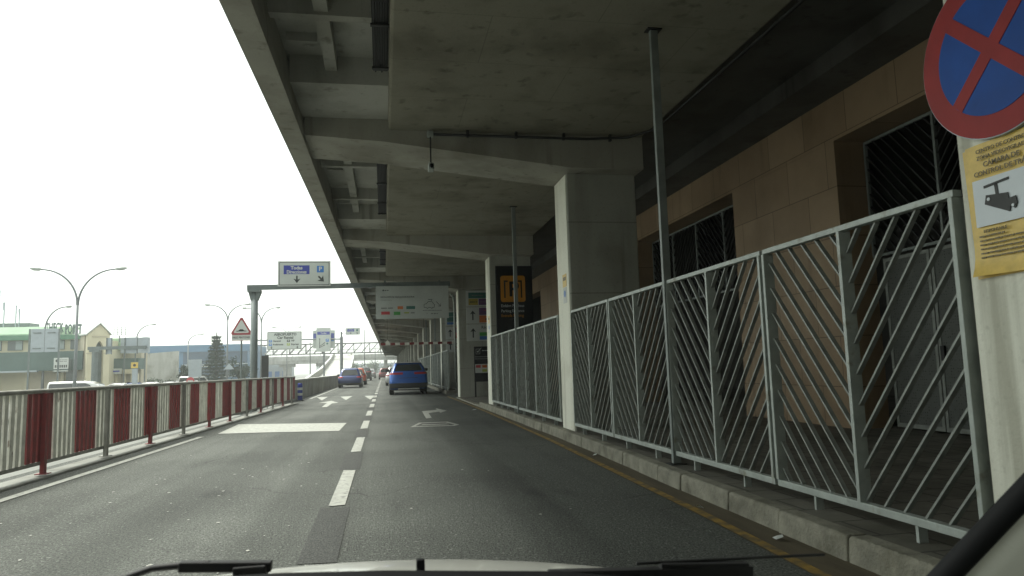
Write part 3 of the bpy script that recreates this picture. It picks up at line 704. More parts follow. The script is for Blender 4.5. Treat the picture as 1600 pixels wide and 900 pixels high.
sg.arrow(.66,.25,.27,.055,-90,M['ink'],3,.13); sg.arrow(1.51,.26,.28,.06,-45,M['ink'],3,.15)
b = MB(); 
for u in (.4, 1.4): b.box(u-.03,u+.03,.041,.08,.0,.6)
b.build('clamp', M['sign_post'], t)
t = thing('car_return_sign', 'wide pale sign about hire car return with small logos, under the viaduct', 'sign', (-.27, GY-.2, 3.10)); sg = Sign(t)
sg.board(0, 2.66, 0, 1.21, M['white_baked_shade'], .05)
sg.disc(.27,1.05,.03,M['ink'],1,'symbol',12); scribble(sg,.32,.46,1.05,.035,M['ink'],1,'logo_mark',1)
sg.text('DEVOLUCIÓN DE VEHÍCULOS DE ALQUILER', .17, .80, .062, M['ink'], 1, .0012, 'LEFT'); sg.text('Car rental returns', .17, .69, .055, M['faint'], 1, 0, 'LEFT')
scribble(sg,.19,.66,.395,.05,M['faint'],1,'small_print',2)
for u0,u1,v0,v1,mm in ((.78,.98,.35,.46,'orange'),(1.10,1.42,.35,.46,'teal'),(.19,.50,.16,.27,'logored'),(.64,.88,.14,.26,'green'),(1.02,1.20,.19,.24,'lime'),(1.26,1.40,.19,.23,'faint')): sg.rect(u0,u1,v0,v1,M[mm],1,'logo_mark')
car_ = [(1.75,.40),(1.75,.52),(1.84,.54),(1.90,.62),(2.04,.62),(2.10,.53),(2.14,.50),(2.12,.40),(2.06,.40),(2.04,.36),(1.98,.40),(1.90,.40),(1.88,.36),(1.82,.40)]
sg.multi([sg.line(*car_[i], *car_[(i+1) % len(car_)], .016) for i in range(len(car_))], M['ink'], 1)
sg.multi([sg.line(1.90,.70,2.06,.70,.02), sg.line(2.0,.66,2.05,.66,.015), sg.line(2.2,.62,2.36,.44,.018), sg.line(2.36,.44,2.36,.54,.014), sg.line(2.36,.44,2.26,.45,.014)], M['ink'], 1)
scribble(sg,1.7,2.4,.29,.03,M['faint'],1,'small_print',7); sg.text('P',1.86,.17,.08,M['faint'],1); scribble(sg,2.0,2.25,.17,.04,M['faint'],1,'small_print',8)
for u in (.3, 2.3): b = MB(); b.box(u,u+.06,.051,.10,.9,1.42); b.build('hanger', M['sign_post'], t)

# height limit bar
t = thing('height_bar', 'red and white striped height limit bar hanging over the covered lane', 'height barrier', (3.60, 36, .15))
b = MB(); b.tube([(0,0,0),(-.02,0,4.4),(-.06,0,4.75),(-.2,0,4.88)], .055, 10); b.build('post', M['galv'], t, smooth=True)
n_ = 16
for i in range(n_): b = MB(); b.bar((.05-3.8*i/n_,0,2.39), (.05-3.8*(i+1)/n_,0,2.38), .06, .12); b.build('red_band' if i % 2 else 'white_band', M['red' if i % 2 else 'white'], t)
b = MB(); b.prism([(-3.55,2.44),(-3.3,2.44),(-3.42,2.60)], lambda u, v, d: (u, d, v), -.02, .02); b.build('bracket', M['white'], t)
b = MB(); b.tube([(-3.42,0,2.6),(-3.42,0,4.6)], .008, 6); b.tube([(-1.6,0,2.45),(-1.6,0,4.5)], .008, 6); b.build('chain', M['dark'], t)

# ------------------------------------------------------------------ red and white railing on the open side
AX, AY = -4.79+.0415*1.2, 1.2; BX_, BY_ = -3.555, 29.8
ang = math.atan2(-(BX_-AX), BY_-AY); LB = math.hypot(BX_-AX, BY_-AY)
t = thing('railing', 'red and white striped picket railing along the open side of the road', 'railing', (AX, AY, 0), ang)
b = MB(); b.box(-.22,.12,-8,LB+.3,-.9,.03); b.build('concrete_plinth', M['plinth'], t, bevel=.02)
b = MB(); b.tube([(0,0,1.12),(0,LB,1.08)], .03, 10); b.build('top_rail', M['rail'], t, smooth=True)
b = MB(); b.box(-.02,.02,0,LB,.17,.215); b.build('bottom_rail', M['rail'], t)
PER = 1.30; off = (10.15-AY) % PER - PER*.75
q = off-PER; rnd = random.Random(2); reds = []
while q < LB:
    for c in (0, 1):
        y0 = q+c*PER/2; b = MB()
        for i in range(5):
            y = y0+.065+.13*i
            if .02 < y < LB-.02:
                e = rnd.uniform(-.004, .004); lx = rnd.uniform(-.006,.006)
                b.add([(-.012,y-.041,.215),(.012,y-.041,.215),(.012,y+.041,.215),(-.012,y+.041,.215),
                       (-.012+lx,y-.041+e,1.09),(.012+lx,y-.041+e,1.09),(.012+lx,y+.041+e,1.09),(-.012+lx,y+.041+e,1.09)],
                      [(0,3,2,1),(4,5,6,7),(0,1,5,4),(1,2,6,5),(2,3,7,6),(3,0,4,7)])
        if b.v: b.build('red_pickets' if c else 'white_pickets', M['red'] if c else M['white'], t)
        if c: reds.append(y0)
    q += PER
y = (10.2-AY) % 1.87 - 1.87
while y < LB+.2:
    if y > 0:
        red = any(r-.05 < y < r+.70 for r in reds)
        b = MB(); b.box(.014,.066,y-.035,y+.035,.052,1.075); b.box(-.03,.11,y-.07,y+.07,.05,.062); b.build('post', M['red'] if red else M['rail'], t)
    y += 1.87
# concrete parapet beyond the railing
t = thing('concrete_parapet', 'grey concrete parapet wall continuing from the end of the striped railing', 'wall', (-3.95, 30.3, 0))
P = [(30.3,-4.0),(46,-3.92),(70,-3.65),(110,-3.55),(180,-3.5)]
b = MB(); b2 = MB()
for (y0,x0),(y1,x1) in zip(P, P[1:]):
    for bb, w0, w1, z0, z1 in ((b,0,.28,-.9,.86),(b2,-.02,.30,.862,.93)):
        bb.add([(x0-w1+3.95,y0-30.3,z0),(x0-w0+3.95,y0-30.3,z0),(x1-w0+3.95,y1-30.3,z0),(x1-w1+3.95,y1-30.3,z0),(x0-w1+3.95,y0-30.3,z1),(x0-w0+3.95,y0-30.3,z1),(x1-w0+3.95,y1-30.3,z1),(x1-w1+3.95,y1-30.3,z1)],
           [(0,3,2,1),(4,5,6,7),(0,1,5,4),(1,2,6,5),(2,3,7,6),(3,0,4,7)])
b.build('wall_body', M['para'], t); b2.build('coping', M['pale_conc'], t)
t = thing('bollard', 'blue bollard with white reflective bands at the end of the striped railing', 'bollard', (-3.66, 32.6, 0))
b = MB(); b.tube([(0,0,0),(0,0,.04)], .17, 20); b.build('base', M['plastic'], t)
b = MB(); b.tube([(0,0,.04),(0,0,.72),(0,0,.78)], [.105,.105,.08], 20); b.build('body', M['blue'], t, smooth=False)
for z in (.24, .48): b = MB(); b.tube([(0,0,z),(0,0,z+.11)], .109, 20); b.build('white_band', M['signwhite'], t)

# ------------------------------------------------------------------ vehicles
def outline(y0, y1, hw, r, bow, ns=8, nc=4, ne=5):
    """closed plan outline, starting at the rear centre and running round by +x; ends bow outward"""
    P = []; f = lambda x: bow*(1-(x/hw)**2)
    for i in range(ne): x = (hw-r)*i/ne; P.append((x, y0-f(x)+bow*0))
    for i in range(nc): a = PI/2*i/nc; P.append((hw-r+r*math.sin(a), y0+r-r*math.cos(a)-f(hw-r)*(1-i/nc)))
    for i in range(ns): P.append((hw, y0+r+(y1-y0-2*r)*i/ns))
    for i in range(nc): a = PI/2*i/nc; P.append((hw-r+r*math.cos(a), y1-r+r*math.sin(a)+f(hw-r)*(i/nc)))
    for i in range(ne+1): x = (hw-r)*(1-i/ne); P.append((x, y1+f(x)))
    return P + [(-x, y) for x, y in P[-2:0:-1]]
def car(name, label, cat, loc, rz, paint, L=4.3, W=1.82, H=1.6, kind='suv', group=None, lowres=False, lamps_on=False, roofp=None):
    t = thing(name, label, cat, loc, rz, group)
    hw = W/2; k = H/1.6
    belt = 1.10*k if kind == 'suv' else (.93*k if kind == 'hatch' else .95*k)
    hb = .62 if kind != 'van' else .3            # bonnet length fraction of the glasshouse offset
    gy0, gy1 = (.10, L-1.05) if kind != 'van' else (.06, L-.75)
    # z, rear y, front y, half width, corner radius, bow
    lv = [(.24, .16, L-.14, hw-.09, .16, .03), (.30, .06, L-.05, hw-.03, .17, .05), (.48, .0, L, hw, .18, .06), (.66*k, .02, L-.01, hw+.005, .18, .06),
          (.80*k if kind != 'suv' else .90*k, .05, L-.04, hw, .2, .05), (belt-.06, .09, L-.16, hw-.015, .22, .05), (belt, .12, L-.25, hw-.05, .22, .05)]
    sl_ = .42 if kind in ('suv', 'hatch') else (.95 if kind == 'saloon' else .10)
    if kind == 'saloon': gy0 = .62
    top = [(belt+.012, gy0+.05, gy1, hw-.075, .16, .04), (belt+(.30 if kind != 'suv' else .22)*k, gy0+.10+sl_*.35, gy1-.46, hw-.15, .15, .035), (H-.10, gy0+.06+sl_*.85, gy1-.86, hw-.24, .16, .03),
           (H-.03, gy0+.10+sl_, gy1-1.02, hw-.31, .17, .03), (H, gy0+.30+sl_, gy1-1.35, hw-.45, .2, .02)]
    if kind == 'van': top = [(belt+.012, .07, L-.72, hw-.04, .14, .02), (belt+.45, .09, L-1.0, hw-.09, .14, .02), (H-.12, .12, L-1.45, hw-.14, .15, .02), (H-.03, .17, L-1.6, hw-.2, .16, .02), (H, .3, L-1.8, hw-.35, .2, .02)]
    rings = [[(x, y, z) for x, y in outline(y0, y1, w_, r, bo)] for z, y0, y1, w_, r, bo in lv+top]
    n = len(rings[0])
    def shell(a, c, mi=0):
        b = MB(); 
        for rg in rings[a:c+1]: b.v += rg
        for j in range(c-a):
            for i in range(n): b.f.append((j*n+i, j*n+(i+1) % n, (j+1)*n+(i+1) % n, (j+1)*n+i)); b.mi.append(0)
        return b
    nl = len(lv)
    b = shell(0, nl); b.f.append(tuple(range(n))[::-1]); b.f.append(tuple(range(nl*n, nl*n+n))); b.mi += [0, 0]
    b.build('body', paint, t, smooth=True)
    b = shell(nl, nl+4); b.f.append(tuple(range(4*n, 5*n))); b.mi.append(0)
    b.build('roof', roofp or paint, t, smooth=True)
    def patch(name_, m, idx, j0, j1, off=.006, u0=0., u1=1., v0=0., v1=1., lvl=None):
        """a panel hugging the shell: ring points idx, between rings j0 and j1"""
        b = MB(); rows = []
        for j, v in ((j0, v0), (j1, v1)):
            pass
        cen = Vector((0, L/2, .8)); seq = []
        rr = list(range(j0, j1+1)); 
        def pt(i, s_):
            s_ = min(max(s_, j0), j1); a = int(min(math.floor(s_), j1-1)); f_ = s_-a
            p = Vector(rings[a][i % n])*(1-f_)+Vector(rings[a+1][i % n])*f_
            nx = Vector((p.x, p.y-L/2, 0)); nx.x /= hw**2; nx.y /= (L/2)**2
            e1 = Vector(rings[a][(i+1) % n])-Vector(rings[a][(i-1) % n]); e2 = Vector(rings[a+1][i % n])-Vector(rings[a][i % n])
            nn = e1.cross(e2); nn.normalize()
            return p+nn*off
        S_ = [j0+(j1-j0)*(v0+(v1-v0)*q/4) for q in range(5)]
        for s_ in S_: rows.append([pt(i, s_) for i in idx])
        m_ = len(idx)
        for rw in rows: b.v += [tuple(p) for p in rw]
        for j in range(4):
            for i in range(m_-1): b.f.append((j*m_+i, j*m_+i+1, (j+1)*m_+i+1, (j+1)*m_+i)); b.mi.append(0)
        return b.build(name_, m, t, smooth=True, fix=False)
    ne, nc, ns = 5, 4, 8
    rear = list(range(-ne, ne+1)); sideR = list(range(ne+nc-1, ne+nc+ns+1)); sideL = [n-i for i in sideR][::-1]
    front = list(range(ne+nc+ns+nc, ne+nc+ns+nc+2*ne+1))
    g0 = nl
    patch('rear_window', M['glass'], rear, g0, g0+2, .008, v0=.10, v1=.92)
    patch('windscreen', M['glass'], front, g0, g0+2, .008, v0=.05, v1=.93)
    patch('side_window', M['glass'], sideR[1:-1], g0, g0+2, .008, v0=.06, v1=.9); patch('side_window', M['glass'], sideL[1:-1], g0, g0+2, .008, v0=.06, v1=.9)
    lampi = list(range(2, ne+nc+1)) if kind == 'suv' else list(range(ne-1, ne+nc+1)); lz = (4, 6)
    if kind == 'van': lampi = list(range(ne+1, ne+nc+1))
    patch('tail_lamp', M['tail'], lampi, 4, 6, .010, v0=.30 if kind == 'suv' else .1, v1=.86); patch('tail_lamp', M['tail'], [-i for i in lampi][::-1], 4, 6, .010, v0=.30 if kind == 'suv' else .1, v1=.86)
    for sx in (1, -1):
        hl = [ne+nc+ns+nc-2+i for i in range(4)]; 
        if sx < 0: hl = [n-i for i in hl][::-1]
        patch('headlight', M['tailwhite'], hl, 4, 5, .008)
    if not lowres:
        patch('sill', M['plastic'], list(range(n+1)), 0, 1, .014, v0=0, v1=1)
        allr = list(range(-(ne+nc+2), ne+nc+3))
        patch('rear_bumper', M['plastic'], allr, 0, 3, .012, v0=.02, v1=.84 if kind == 'suv' else .45)
        if kind == 'suv':
            b = MB(); b.box(-.52,.52,-.075,.0,.27,.33); b.build('skid_plate', M['chrome'], t, bevel=.012)
            for sx in (1, -1):
                b = MB(); b.tube([(sx*(hw-.26), gy0+.75, H-.03), (sx*(hw-.25), gy0+.85, H+.035), (sx*(hw-.26), gy1-1.5, H+.035), (sx*(hw-.28), gy1-1.35, H-.03)], .02, 8); b.build('roof_rail', M['chrome'], t, smooth=True)
            b = MB(); b.prism([(-.5,H-.055),(.5,H-.055),(.46,H-.005),(-.46,H-.005)], lambda u, v, d: (u*1.25, d, v), gy0+sl_-.10, gy0+sl_+.3); b.build('spoiler', M['chrome'], t, bevel=.01)
            patch('tailgate_trim', M['plastic'], list(range(-3, 4)), 3, 4, .010, v0=.62, v1=.70)
        b = MB(); b.bar((.02, gy0+.06, belt+.10), (.40, gy0+.10, belt+.14), .02, .02); b.build('rear_wiper', M['plastic'], t)
        b = MB(); b.prism([(0,0),(.16,0),(.02,.10)], lambda u, v, d: (d, gy0+sl_+.6+u, H+v-.005), -.012, .012); b.build('antenna', M['plastic'], t)
        for sx in (1, -1):
            b = MB(); b.box(sx*(hw-.02) if sx > 0 else -hw-.17, hw+.17 if sx > 0 else -(hw-.02), gy1-.62, gy1-.50, belt+.02, belt+.17); b.build('mirror', M['plastic'], t, bevel=.03)
    wr = .335 if kind in ('suv', 'van') else .305
    for wy in (.86, L-.88):
        for sx in (1, -1):
            b = MB(); b.tube([(sx*(hw-.215),wy,wr),(sx*(hw-.20),wy,wr),(sx*(hw-.02),wy,wr),(sx*(hw+.005),wy,wr)], [wr-.03, wr, wr, wr-.035], 22); wh = b.build('wheel', M['tyre'], t)
            b = MB(); b.tube([(sx*(hw-.05),wy,wr),(sx*(hw+.012),wy,wr)], wr*.62, 16); b.build('rim', M['rim'], wh)
            if not lowres:
                b = MB(); nn = 12
                for i in range(nn):
                    a0, a1 = PI*i/nn-.12, PI*(i+1)/nn-.12
                    b.add([(sx*(hw+.012), wy+rr*math.cos(a), wr+rr*math.sin(a)) for rr, a in ((wr+.02,a0),(wr+.075,a0),(wr+.075,a1),(wr+.02,a1))], [(0,1,2,3)])
                b.build('wheel_arch', M['plastic'], t)
    return t
bluep = carpaint('crossover_blue', (.004, .095, .42)); navy = carpaint('hatch_blue', (.005, .022, .13)); orangep = carpaint('orange_paint', (.42, .07, .025))
blackp = carpaint('black_paint', (.02, .022, .025)); silver = carpaint('silver_paint', (.35, .36, .37)); whitep = carpaint('white_paint', (.66, .67, .66)); redp = carpaint('dull_red_paint', (.16, .045, .05)); greyp = carpaint('grey_paint', (.12, .13, .14))
car('suv', 'bright blue crossover with black bumper and roof rails, in the covered lane', 'car', (1.19, 35.3, 0), 0, bluep, 4.4, 1.86, 1.62, 'suv')
car('hatchback', 'dark blue hatchback leading the queue in the open lane', 'car', (-2.50, 53.8, 0), 0, navy, 3.7, 1.72, 1.47, 'hatch')
car('hatchback', 'orange hatchback half hidden ahead of the dark blue hatchback', 'car', (-2.42, 63.5, 0), 0, orangep, 3.9, 1.74, 1.5, 'hatch')
car('suv', 'black car in the queue ahead of the orange hatchback', 'car', (-2.45, 88, 0), 0, blackp, 4.4, 1.84, 1.68, 'suv', lowres=True)
car('saloon', 'silver car farther along the queue in the open lane', 'car', (-2.2, 112, 0), 0, silver, 4.4, 1.8, 1.5, 'saloon', lowres=True)
car('hatchback', 'dull red and grey hatchback in the distance between the two lanes', 'car', (.15, 97, 0), 0, redp, 4.0, 1.76, 1.5, 'hatch', lowres=True)
car('hatchback', 'white roofed car just ahead of the bright blue crossover, mostly hidden by it', 'car', (1.02, 56, 0), 0, whitep, 4.1, 1.8, 1.53, 'hatch', lowres=True)
# parked on the lower ground beyond the railing
car('van', 'white roofed van parked beyond the railing in front of the green roofed building', 'van', (-23.6, 56.0, -.66), R(-84), carpaint('van_grey', (.2, .23, .25)), 4.3, 1.9, 1.76, 'van', lowres=True, roofp=whitep)
b = MB(); b.sheet([(-60,40),(-7.5,40),(-7.5,69.2),(-60,69.2)], -.66); struct('parking_apron_pavement', b, M['ground'])
pk = [(-22.9, 64.5, whitep, 'white car parked first beyond the van'), (-21.9, 65.2, navy, 'dark blue car parked second beyond the van'), (-20.6, 65.5, whitep, 'white car parked third beyond the van, by the yellow sign'),
      (-19.0, 65.8, silver, 'silver car parked in front of the bare concrete wall'), (-17.4, 66, whitep, 'white car parked past the bare concrete wall'), (-14.6, 66, silver, 'silver car parked before the conifer'), (-12.8, 67, whitep, 'white car parked past the conifer, below the hump sign')]
for x, y, pm_, lb in pk: car('parked_car', lb, 'car', (x, y, -.66), R(-12), pm_, 4.0, 1.74, 1.5, 'saloon', 'cars parked beyond the railing', lowres=True)
car('box_van', 'small white van parked beyond the railing near the round red sign', 'van', (-20.7, 80, -.9), R(-12), whitep, 4.6, 1.8, 2.1, 'van', lowres=True)

# ------------------------------------------------------------------ the driver's own car
own = thing('car', 'pale car carrying the camera: bonnet edge, wipers, dash rim and pillar', 'car', (0, 1.1, 0))
b = MB(); nx, ny = 24, 10; vs = []
def hoodz(x, y):
    e = .887-.045*(x-.02)-.055*((x-.02)/.6)**2-(.05*((abs(x)-.55)/.25)**2 if abs(x) > .55 else 0)
    return e+.085*(1.5-y)-.10*max(0, (y-1.35)/.3)**2
for j in range(ny+1):
    for i in range(nx+1):
        x = -.80+1.60*i/nx; y = .80+.95*j/ny; vs.append((x, y-1.1, hoodz(x, y)))
b.add(vs, [(j*(nx+1)+i, j*(nx+1)+i+1, (j+1)*(nx+1)+i+1, (j+1)*(nx+1)+i) for j in range(ny) for i in range(nx)]); b.build('bonnet', M['hood'], own, smooth=True)
b = MB(); b.box(-.80,.80,.5,.62,.2,.70); b.build('front_body', M['hood'], own, bevel=.05)
for wx in (-.72, .72):
    b = MB(); b.tube([(wx-.1,-.1,.3),(wx+.1,-.1,.3)], .3, 22); b.build('wheel', M['tyre'], own)
b = MB(); pts = [(-.42,1.035),(-.24,1.0575),(-.1,1.0545),(0,1.049),(.18,1.034),(.32,1.012),(.42,.995)]; vs = []
for x, z in pts: vs += [(x,.75-1.1,z),(x,.75-1.1,z-.12),(x,.60-1.1,z-.02),(x,.60-1.1,z-.14)]
fs = []
for i in range(len(pts)-1):
    a = i*4; fs += [(a,a+4,a+5,a+1),(a+2,a+3,a+7,a+6),(a,a+2,a+6,a+4),(a+1,a+5,a+7,a+3)]
b.add(vs, fs); b.build('dash_rim', M['black'], own)
b = MB(); b.tube([(-.30,.86-1.1,1.018),(-.272,.85-1.1,1.037),(-.25,.85-1.1,1.0435),(-.215,.85-1.1,1.0445),(-.19,.85-1.1,1.044)], .0042, 8); b.bar((-.222,.85-1.1,1.0435),(-.125,.85-1.1,1.0365),.012,.011); b.box(-.165,-.13,.84-1.1,.86-1.1,1.026,1.040); b.build('wiper', M['plastic'], own, bevel=.002)
b = MB(); b.bar((.19,.85-1.1,.999),(.45,.85-1.1,.985),.014,.016); b.bar((.33,.85-1.1,.999),(.445,.85-1.1,.991),.012,.012); b.tube([(.30,.85-1.1,1.0065),(.56,.86-1.1,.995)], .0022, 6); b.build('wiper', M['plastic'], own, bevel=.002)
b = MB(); b.box(.035,.045,.86-1.1,.87-1.1,1.01,1.028); b.build('washer_nozzle', M['black'], own, bevel=.002)
# pillar: dark seal and pale trim along its lower edge
A = Vector((.727,.640-1.1,1.162)); B_ = Vector((.555,.706-1.1,.972)); A2 = A+(A-B_)*1.2; B2 = B_+(B_-A)*.6
dn = Vector((.55,.0,-.50)).normalized()
b = MB(); b.tube([B2, B_, A, A2], .0125, 12); b.build('pillar_seal', M['black'], own, smooth=True)
b = MB(); f_ = [B2, A2]; th = Vector((-.3,-.9,.1)).normalized()*.02
vs = []
for p in f_:
    for q, o2 in ((.010, 0), (.028, -.012), (.10, -.004), (.22, .01)):
        vs.append(p+dn*q+th*.2+Vector((0, o2, 0)))
b.add(vs, [(i, i+1, 5+i, 4+i) for i in range(3)]); vs2 = [v+Vector((.02,.04,-.02)) for v in vs]
b.add(vs2, [(i, 4+i, 5+i, i+1) for i in range(3)]); b.build('pillar_trim', M['trim'], own, smooth=True)

# ------------------------------------------------------------------ roadside furniture beyond the railing
GZ = -.9
t = thing('warning_sign', 'triangular road hump warning sign with a text plate on a post', 'traffic sign', (-6.42, 34, GZ)); sg = Sign(t)
b = MB(); b.tube([(0,.05,0),(0,.05,4.5)], .04, 10); b.build('post', M['sign_post'], t)
def tri(c, r): return [(c[0]+r*math.cos(R(90+120*i+d_)), c[1]+r*math.sin(R(90+120*i+d_))) for i in range(3) for d_ in (-5, 5)]
b = MB(); b.prism(tri((0,4.24), .50), sg.fn, -.02, 0); b.build('plate', M['signback'], t)
sg.poly(tri((0,4.24), .49), M['signred'], 1, 'red_border'); sg.poly(tri((0,4.24), .365), M['signwhite'], 2, 'white_field')
sg.poly([(-.22,4.10),(-.22,4.13),(-.13,4.14),(-.06,4.20),(.06,4.20),(.13,4.14),(.22,4.13),(.22,4.10)], M['black'], 3, 'hump_symbol')
sg.board(-.42,.42,3.68,3.96,M['signwhite'],.02,'text_plate'); sg.text('PASO PEATONES', 0, 3.82, .125, M['ink'], 1, .002, sx=.8)
sg.multi([sg.line(-.41,3.69,.41,3.69,.015), sg.line(-.41,3.95,.41,3.95,.015)], M['signred'], 1, 'plate_border')
t = thing('sign_board', 'dark upright board on two legs just behind the railing end', 'sign', (-6.5, 40, GZ))
b = MB(); b.box(0,.36,0,.08,1.95,3.12); b.build('panel', M['dark'], t); 
for u in (.03, .29): b = MB(); b.box(u,u+.04,.02,.06,0,1.949); b.build('leg', M['dark'], t)

def street_lamp(loc, arms, fork, tip, reach, label, r=.11, rz=0):
    t = thing('street_lamp', label, 'street lamp', loc, rz, 'street lamps over the road beyond the railing')
    b = MB(); b.tube([(0,0,0),(0,0,fork*.5),(0,0,fork)], [r, r*.8, r*.6], 12); b.build('pole', M['lamp_grey'], t, smooth=True)
    b = MB(); b.tube([(0,0,0),(0,0,.5)], r*1.5, 12); b.build('base', M['lamp_grey'], t)
    for s_ in arms:
        pts = []
        for i in range(13):
            a = PI/2*i/12; pts.append((s_*reach*.80*(1-math.cos(a))+s_*.02, 0, fork-.15+(tip-fork+.1)*math.sin(a)))
        b = MB(); b.tube(pts, [r*.62-(r*.2)*i/12 for i in range(13)], 8); ar = b.build('arm', M['lamp_grey'], t, smooth=True)
        x0 = s_*reach*.80
        b = MB(); b.tube([(x0-s_*.05,0,tip-.04),(x0+s_*.15,0,tip-.03),(x0+s_*.45,0,tip),(x0+s_*reach*.24,0,tip+.03)], [.05,.12,.13,.04], 10)
        b.build('lantern', M['galv'], ar, smooth=True)
    return t
street_lamp((-19.6,50,GZ), (-1,1), 7.1, 9.35, 2.8, 'tall twin-arm street lamp, largest of all, standing in front of the green roofed building', .12)
street_lamp((-16.1,78,GZ), (-1,1), 8.0, 9.5, 2.2, 'twin-arm street lamp between the conifer and the hump sign', .11)
street_lamp((-13.7,84,GZ), (-1,1), 8.1, 9.65, 2.0, 'twin-arm street lamp seen just past the gantry post', .11)
street_lamp((-16.6,128,GZ), (-1,1), 9.0, 10.1, 2.4, 'twin-arm street lamp rising above the white airport lane sign', .1)
street_lamp((-30.5,71,GZ), (1,), 6.8, 8.85, 2.1, 'single-arm street lamp behind the twin grey sign backs', .13)
street_lamp((-31.0,97,GZ), (1,), 7.2, 8.85, 2.2, 'single-arm street lamp above the bare concrete wall', .13)
street_lamp((-30.7,120,GZ), (1,), 7.4, 8.75, 2.3, 'distant single-arm street lamp in front of the blue building', .13)

# backs of road signs on posts
t = thing('twin_road_sign', 'pair of pale grey sign backs on a lattice post before the green roof', 'sign', (-26.75, 60, GZ))
for u in (.0, .99): b = MB(); b.box(u+.02,u+.96,0,.05,4.3,6.1); b.build('panel', M['signback'], t, bevel=.01)
b = MB()
for u in (.2, 1.2):
    for z in (4.55, 5.75): b.box(u,u+.55,-.06,-.002,z,z+.07)
b.build('stiffener', M['sign_post'], t)
for u in (-.12, 1.96): b = MB(); b.box(u,u+.1,-.03,.08,0,6.1); b.build('post', M['sign_post'], t)
t = thing('overhead_sign_gantry', 'dark T-shaped gantry seen from behind with pale panels on its beam', 'gantry', (-22.15, 60, GZ))
b = MB(); b.tube([(0,0,0),(0,0,4.4)], .22, 12); b.build('column', M['sign_post'], t)
b = MB(); b.box(-.5,3.7,-.12,.12,4.38,4.62); b.box(-.35,.35,-.2,.2,4.2,4.379); b.build('beam', M['sign_post'], t)
for u, w_ in ((.95,.42),(2.55,.95),(3.6,.4)): b = MB(); b.box(u-w_*.5,u+w_*.5,.14,.19,4.05,5.3); b.build('panel', M['signback'], t)
b = MB()
for u in (.78,1.14,2.1,3.02): b.box(u-.03,u+.03,.06,.139,4.0,5.3)
b.build('stiffener', M['sign_post'], t)
t = thing('billboard_back', 'large blank pale billboard between the arch building and the concrete wall', 'billboard', (-25.4, 75, GZ))
b = MB(); b.box(0,2.65,0,.12,4.55,6.05); b.build('panel', M['signback'], t)
for u in (.3, 1.3, 2.2): b = MB(); b.box(u-.05,u+.05,.13,.25,0,6.0); b.build('post', M['sign_post'], t)
t = thing('advert_panel', 'pale blue advertising panel standing in front of the blue building', 'billboard', (-20.4, 80, GZ))
b = MB(); b.box(0,1.3,0,.12,2.0,3.85); b.build('panel', M['signback'], t)
for u in (.2, 1.1): b = MB(); b.box(u-.05,u+.05,.02,.1,0,1.999); b.build('leg', M['sign_post'], t)
t = thing('triangle_sign_back', 'grey back of a triangular sign below the lamp past the conifer', 'traffic sign', (-15.5, 76, GZ))
b = MB(); b.prism([(-.5,2.68),(.5,2.68),(0,3.3)], lambda u, v, d: (u, d, v), 0, .03); b.build('plate', M['signback'], t); b = MB(); b.tube([(0,.06,0),(0,.06,3.2)], .04, 8); b.build('post', M['lamp_grey'], t)
t = thing('yellow_sign', 'small yellow square sign on a grey post beyond the parked cars', 'traffic sign', (-21.2, 66, GZ))
b = MB(); b.box(-.28,.28,0,.03,2.95,3.45); b.build('plate', M['poster'], t); sg = Sign(t); sg.disc(0,3.2,.12,M['ink'],1); b = MB(); b.box(-.2,.2,.04,.3,1.2,2.9); b.build('cabinet', M['signback'], t); b = MB(); b.tube([(0,.17,0),(0,.17,1.2)], .06, 8); b.build('post', M['sign_post'], t)
t = thing('no_entry_sign', 'round red no-entry sign beside the small white van', 'traffic sign', (-14.75, 58.5, GZ)); sg = Sign(t)
b = MB(); b.prism([(.3*math.cos(2*PI*i/24),1.75+.3*math.sin(2*PI*i/24)) for i in range(24)], sg.fn, -.03, 0); b.build('plate', M['signback'], t)
sg.disc(0,1.75,.295,M['logored'],1,'red_field',24); sg.rect(-.2,.2,1.70,1.80,M['signwhite'],2,'white_bar'); b = MB(); b.tube([(0,.06,0),(0,.06,2)], .035, 8); b.build('post', M['lamp_grey'], t)

# ------------------------------------------------------------------ buildings beyond the railing
def part(root, name, m, *boxes, bevel=0):
    b = MB()
    for q in boxes: b.box(*q)
    return b.build(name, m, root, bevel=bevel)
g = thing('green_roofed_building', 'cream two-storey building with pale green roof and dark canopies', 'building', (-40, 72, GZ))
part(g, 'wall', M['beige'], (-12,13.2,.4,12,0,5.9))
b = MB(); b.prism([(-.1,6.31),(-.1,6.42),(.5,7.12),(6,7.3),(12,6.4)], lambda u, v, d: (d, u, v), -12, 10.2); b.build('roof', M['roofgreen'], g)
part(g, 'fascia', M['trimgreen'], (-12,13.3,-.25,.38,5.86,6.3))
for i in range(12):
    x = -8.2+1.76*i
    wn = part(g, 'window', M['window'], (x,x+1.25,.33,.395,4.95,5.82)); part(wn, 'blind', M['blind'], (x+.68,x+1.22,.30,.325,5.0,5.8))
part(g, 'canopy', M['greenwall'], (-12,12.9,-1.4,.38,3.0,4.72)); part(g, 'canopy_front', M['greenwall'], (-12,5.1,-1.75,-1.41,2.2,4.6)); part(g, 'canopy_edge', M['signback'], (5.2,9.3,-1.75,-1.41,2.9,3.05))
part(g, 'shutter', M['beige2'], (7.8,10.4,.3,.395,0,2.9)); part(g, 'dark_shopfront', M['window'], (10.9,11.9,.3,.395,0,2.9))
for x in (5.0, 7.5, 10.5, 12.1, 12.9): part(g, 'pilaster', M['beige'], (x,x+.28,.12,.398,0,3.3))
part(g, 'dark_opening', M['void'], (-9,4.6,.3,.395,0,2.6))
pb = part(g, 'parapet_unit', M['sign_post'], (-2,6.0,4,6,7.2,7.75))
